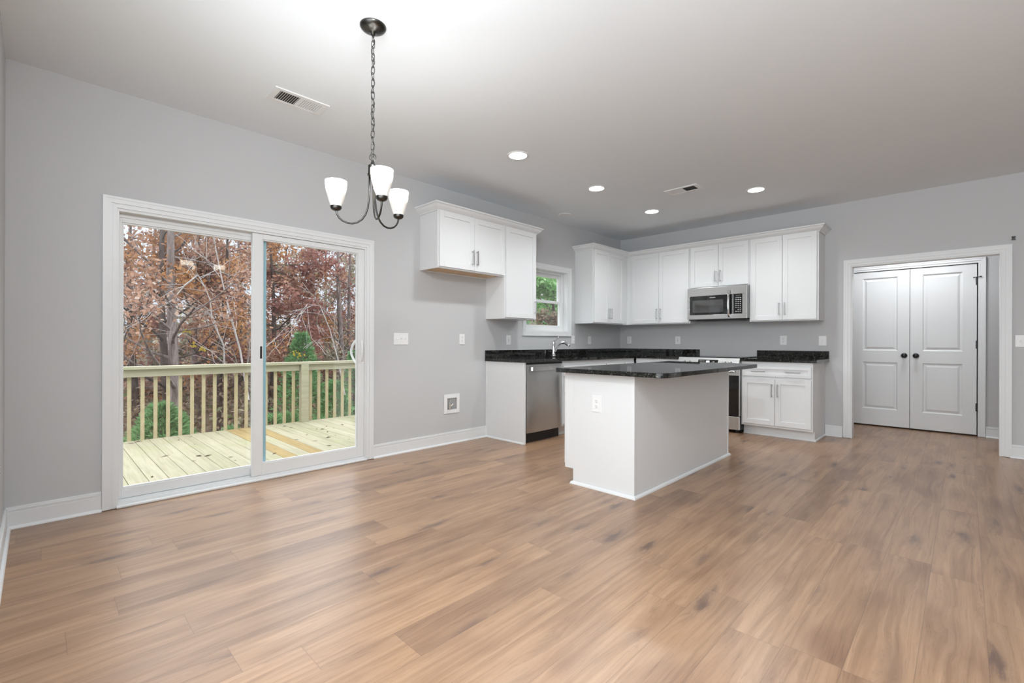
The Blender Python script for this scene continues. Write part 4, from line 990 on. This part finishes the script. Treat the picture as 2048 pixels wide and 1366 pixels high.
# low undergrowth that closes the view between the trunks
random.seed(5)
ug = MB()
for i in range(15500):
    y = random.uniform(9.0, 26.0); x = random.uniform(-6.5, 1.0+0.95*(y-6)); hz = random.random()**1.3*2.4*(0.35+0.65*abs(mnoise.noise(Vector((x*0.5, y*0.5, 1)))*1.6))
    leaf(ug, Vector((x, y, gz(x, y)+hz)), random.uniform(.05, .11), random.random())
tag(ug.build('undergrowth', M['brush'], attr=True, recalc=False), 'brown brush filling the ground between the woodland trunks', 'undergrowth', kind='stuff')
ug2 = MB()
for i in range(8000):
    y = random.uniform(5.2, 16.0); x = random.uniform(-6.2, 0.2+0.8*(y-5)); 
    if mnoise.noise(Vector((x*0.8, y*0.8, 9))) < 0.02: continue
    leaf(ug2, Vector((x, y, gz(x, y)+random.random()**1.5*0.9)), random.uniform(.04, .085), random.random())
tag(ug2.build('undergrowth', M['olive'], attr=True, recalc=False), 'faded olive weeds on the ground below the deck', 'weeds', kind='stuff')
def shrub_at(u, y, h, w, n, label, m_='pine', nm='pine_sapling', cat='sapling'):
    return pine(nm, onground(u, y), h, w, M[m_], n, label, cat)
shrub_at(322, 6.4, 1.45, 0.75, 900, 'broad green pine sapling under the railing in front of the oak')
shrub_at(352, 7.4, 1.15, 0.45, 380, 'small green sapling at the foot of the oak')
shrub_at(603, 8.2, 2.75, 0.75, 900, 'young green pine standing above the railing in the sliding panel')
shrub_at(672, 7.6, 1.55, 0.60, 520, 'round green sapling behind the railing at the right')
shrub_at(708, 9.0, 2.3, 0.45, 420, 'narrow green sapling at the right edge of the patio view')
shrub_at(545, 6.9, 0.95, 0.5, 300, 'low green sapling below the railing left of the post')
shrub_at(580, 7.2, 0.9, 0.45, 260, 'low green sapling below the railing beside the post')
shrub_at(640, 6.6, 0.85, 0.4, 240, 'low green sapling below the railing right of the post')
shrub_at(462, 7.0, 0.8, 0.35, 200, 'low green sapling below the railing under the leaning stems')
yl = MB(); random.seed(3)
for (u, v) in ((592, 706), (601, 710), (377, 662), (404, 698), (389, 690)):
    c = ray_pt(u, v, 7.6 if u > 500 else 7.2)
    for _ in range(12): leaf(yl, c+Vector((random.gauss(0, .04), random.gauss(0, .04), random.gauss(0, .03))), 0.034, random.random())
tag(yl.build('yellow_leaves', M['yellow'], attr=True, recalc=False), 'few bright yellow leaves on the saplings beyond the railing', 'leaves', kind='stuff')
random.seed(77)
for nm_, lf_, n_, zl, lab in (('thicket', 'olive', 16000, 4.2, 'grey olive thicket closing the far woods'), ('thicket', 'russet', 14000, 4.6, 'russet thicket closing the far woods'), ('thicket', 'maroon', 8000, 3.4, 'dull maroon thicket low in the far woods')):
    tk_ = MB()
    for i in range(n_):
        y = random.uniform(17.0, 31.0); x = random.uniform(-6.8, 2.0+1.05*(y-6))
        lump = 0.45+0.75*mnoise.noise(Vector((x*0.35, y*0.35, n_*0.001)))
        leaf(tk_, Vector((x, y, gz(x, y)+random.random()**0.9*zl*max(.25, lump)*1.5)), random.uniform(.07, .14), random.random())
    tag(tk_.build(nm_, M[lf_], attr=True, recalc=False), lab, 'thicket', kind='stuff')
# pale leaning saplings
random.seed(14)
def px_path(y, uv): return [tuple(ray_pt(u, v, y)) for u, v in uv]
for y, uv, r, lab in (
    (6.6, [(497, 800), (480, 700), (458, 620), (444, 560), (432, 500), (425, 455)], 0.022, 'tall pale bare stem leaning left across the fixed pane'),
    (6.9, [(452, 800), (447, 690), (424, 640), (420, 600), (410, 575), (396, 550)], 0.018, 'short pale bare stem bending over beside the oak'),
    (7.0, [(396, 550), (370, 570), (345, 600), (320, 615), (296, 626)], 0.016, 'pale forked branch crossing in front of the oak trunk'),
    (7.2, [(690, 790), (676, 720), (660, 660), (640, 612), (615, 608), (590, 640)], 0.016, 'pale arching bare stem in the sliding panel')):
    sapling(uv and px_path(y, uv)[0], px_path(y, uv), r, lab, M['barkw'])
# beyond the sink window
random.seed(31)
tree('leafy_tree', (6.9, 7.0, gz(6.9, 7.0)), 6.2, 0.09, (0, 0), M['barkd'], M['bright'], 12000, 0.10, 'bright green leafy tree outside the window over the sink', first=0.42, nb=16, crown=0.95)
tree('leafy_tree', (9.4, 8.4, gz(9.4, 8.4)), 6.8, 0.09, (0, 0), M['barkd'], M['bright'], 9000, 0.11, 'second bright green tree, farther off behind the sink window', first=0.40, nb=14, crown=0.95)
tree('brown_shrub', (4.9, 5.5, gz(4.9, 5.5)), 3.15, 0.05, (0, 0), M['barkd'], M['brush'], 8000, 0.060, 'brown and olive shrub filling the lower sash of the sink window', first=0.10, nb=16, crown=1.0, cat='shrub')
tk_ = MB()
for i in range(9000):
    y = random.uniform(10.0, 17.0); x = -6.6+(y+4)*random.uniform(0.98, 1.42)
    leaf(tk_, Vector((x, y, gz(x, y)+random.random()*5.2)), random.uniform(.07, .15), random.random())
tag(tk_.build('thicket', M['olive'], attr=True, recalc=False), 'olive thicket behind the trees outside the sink window', 'thicket', kind='stuff')
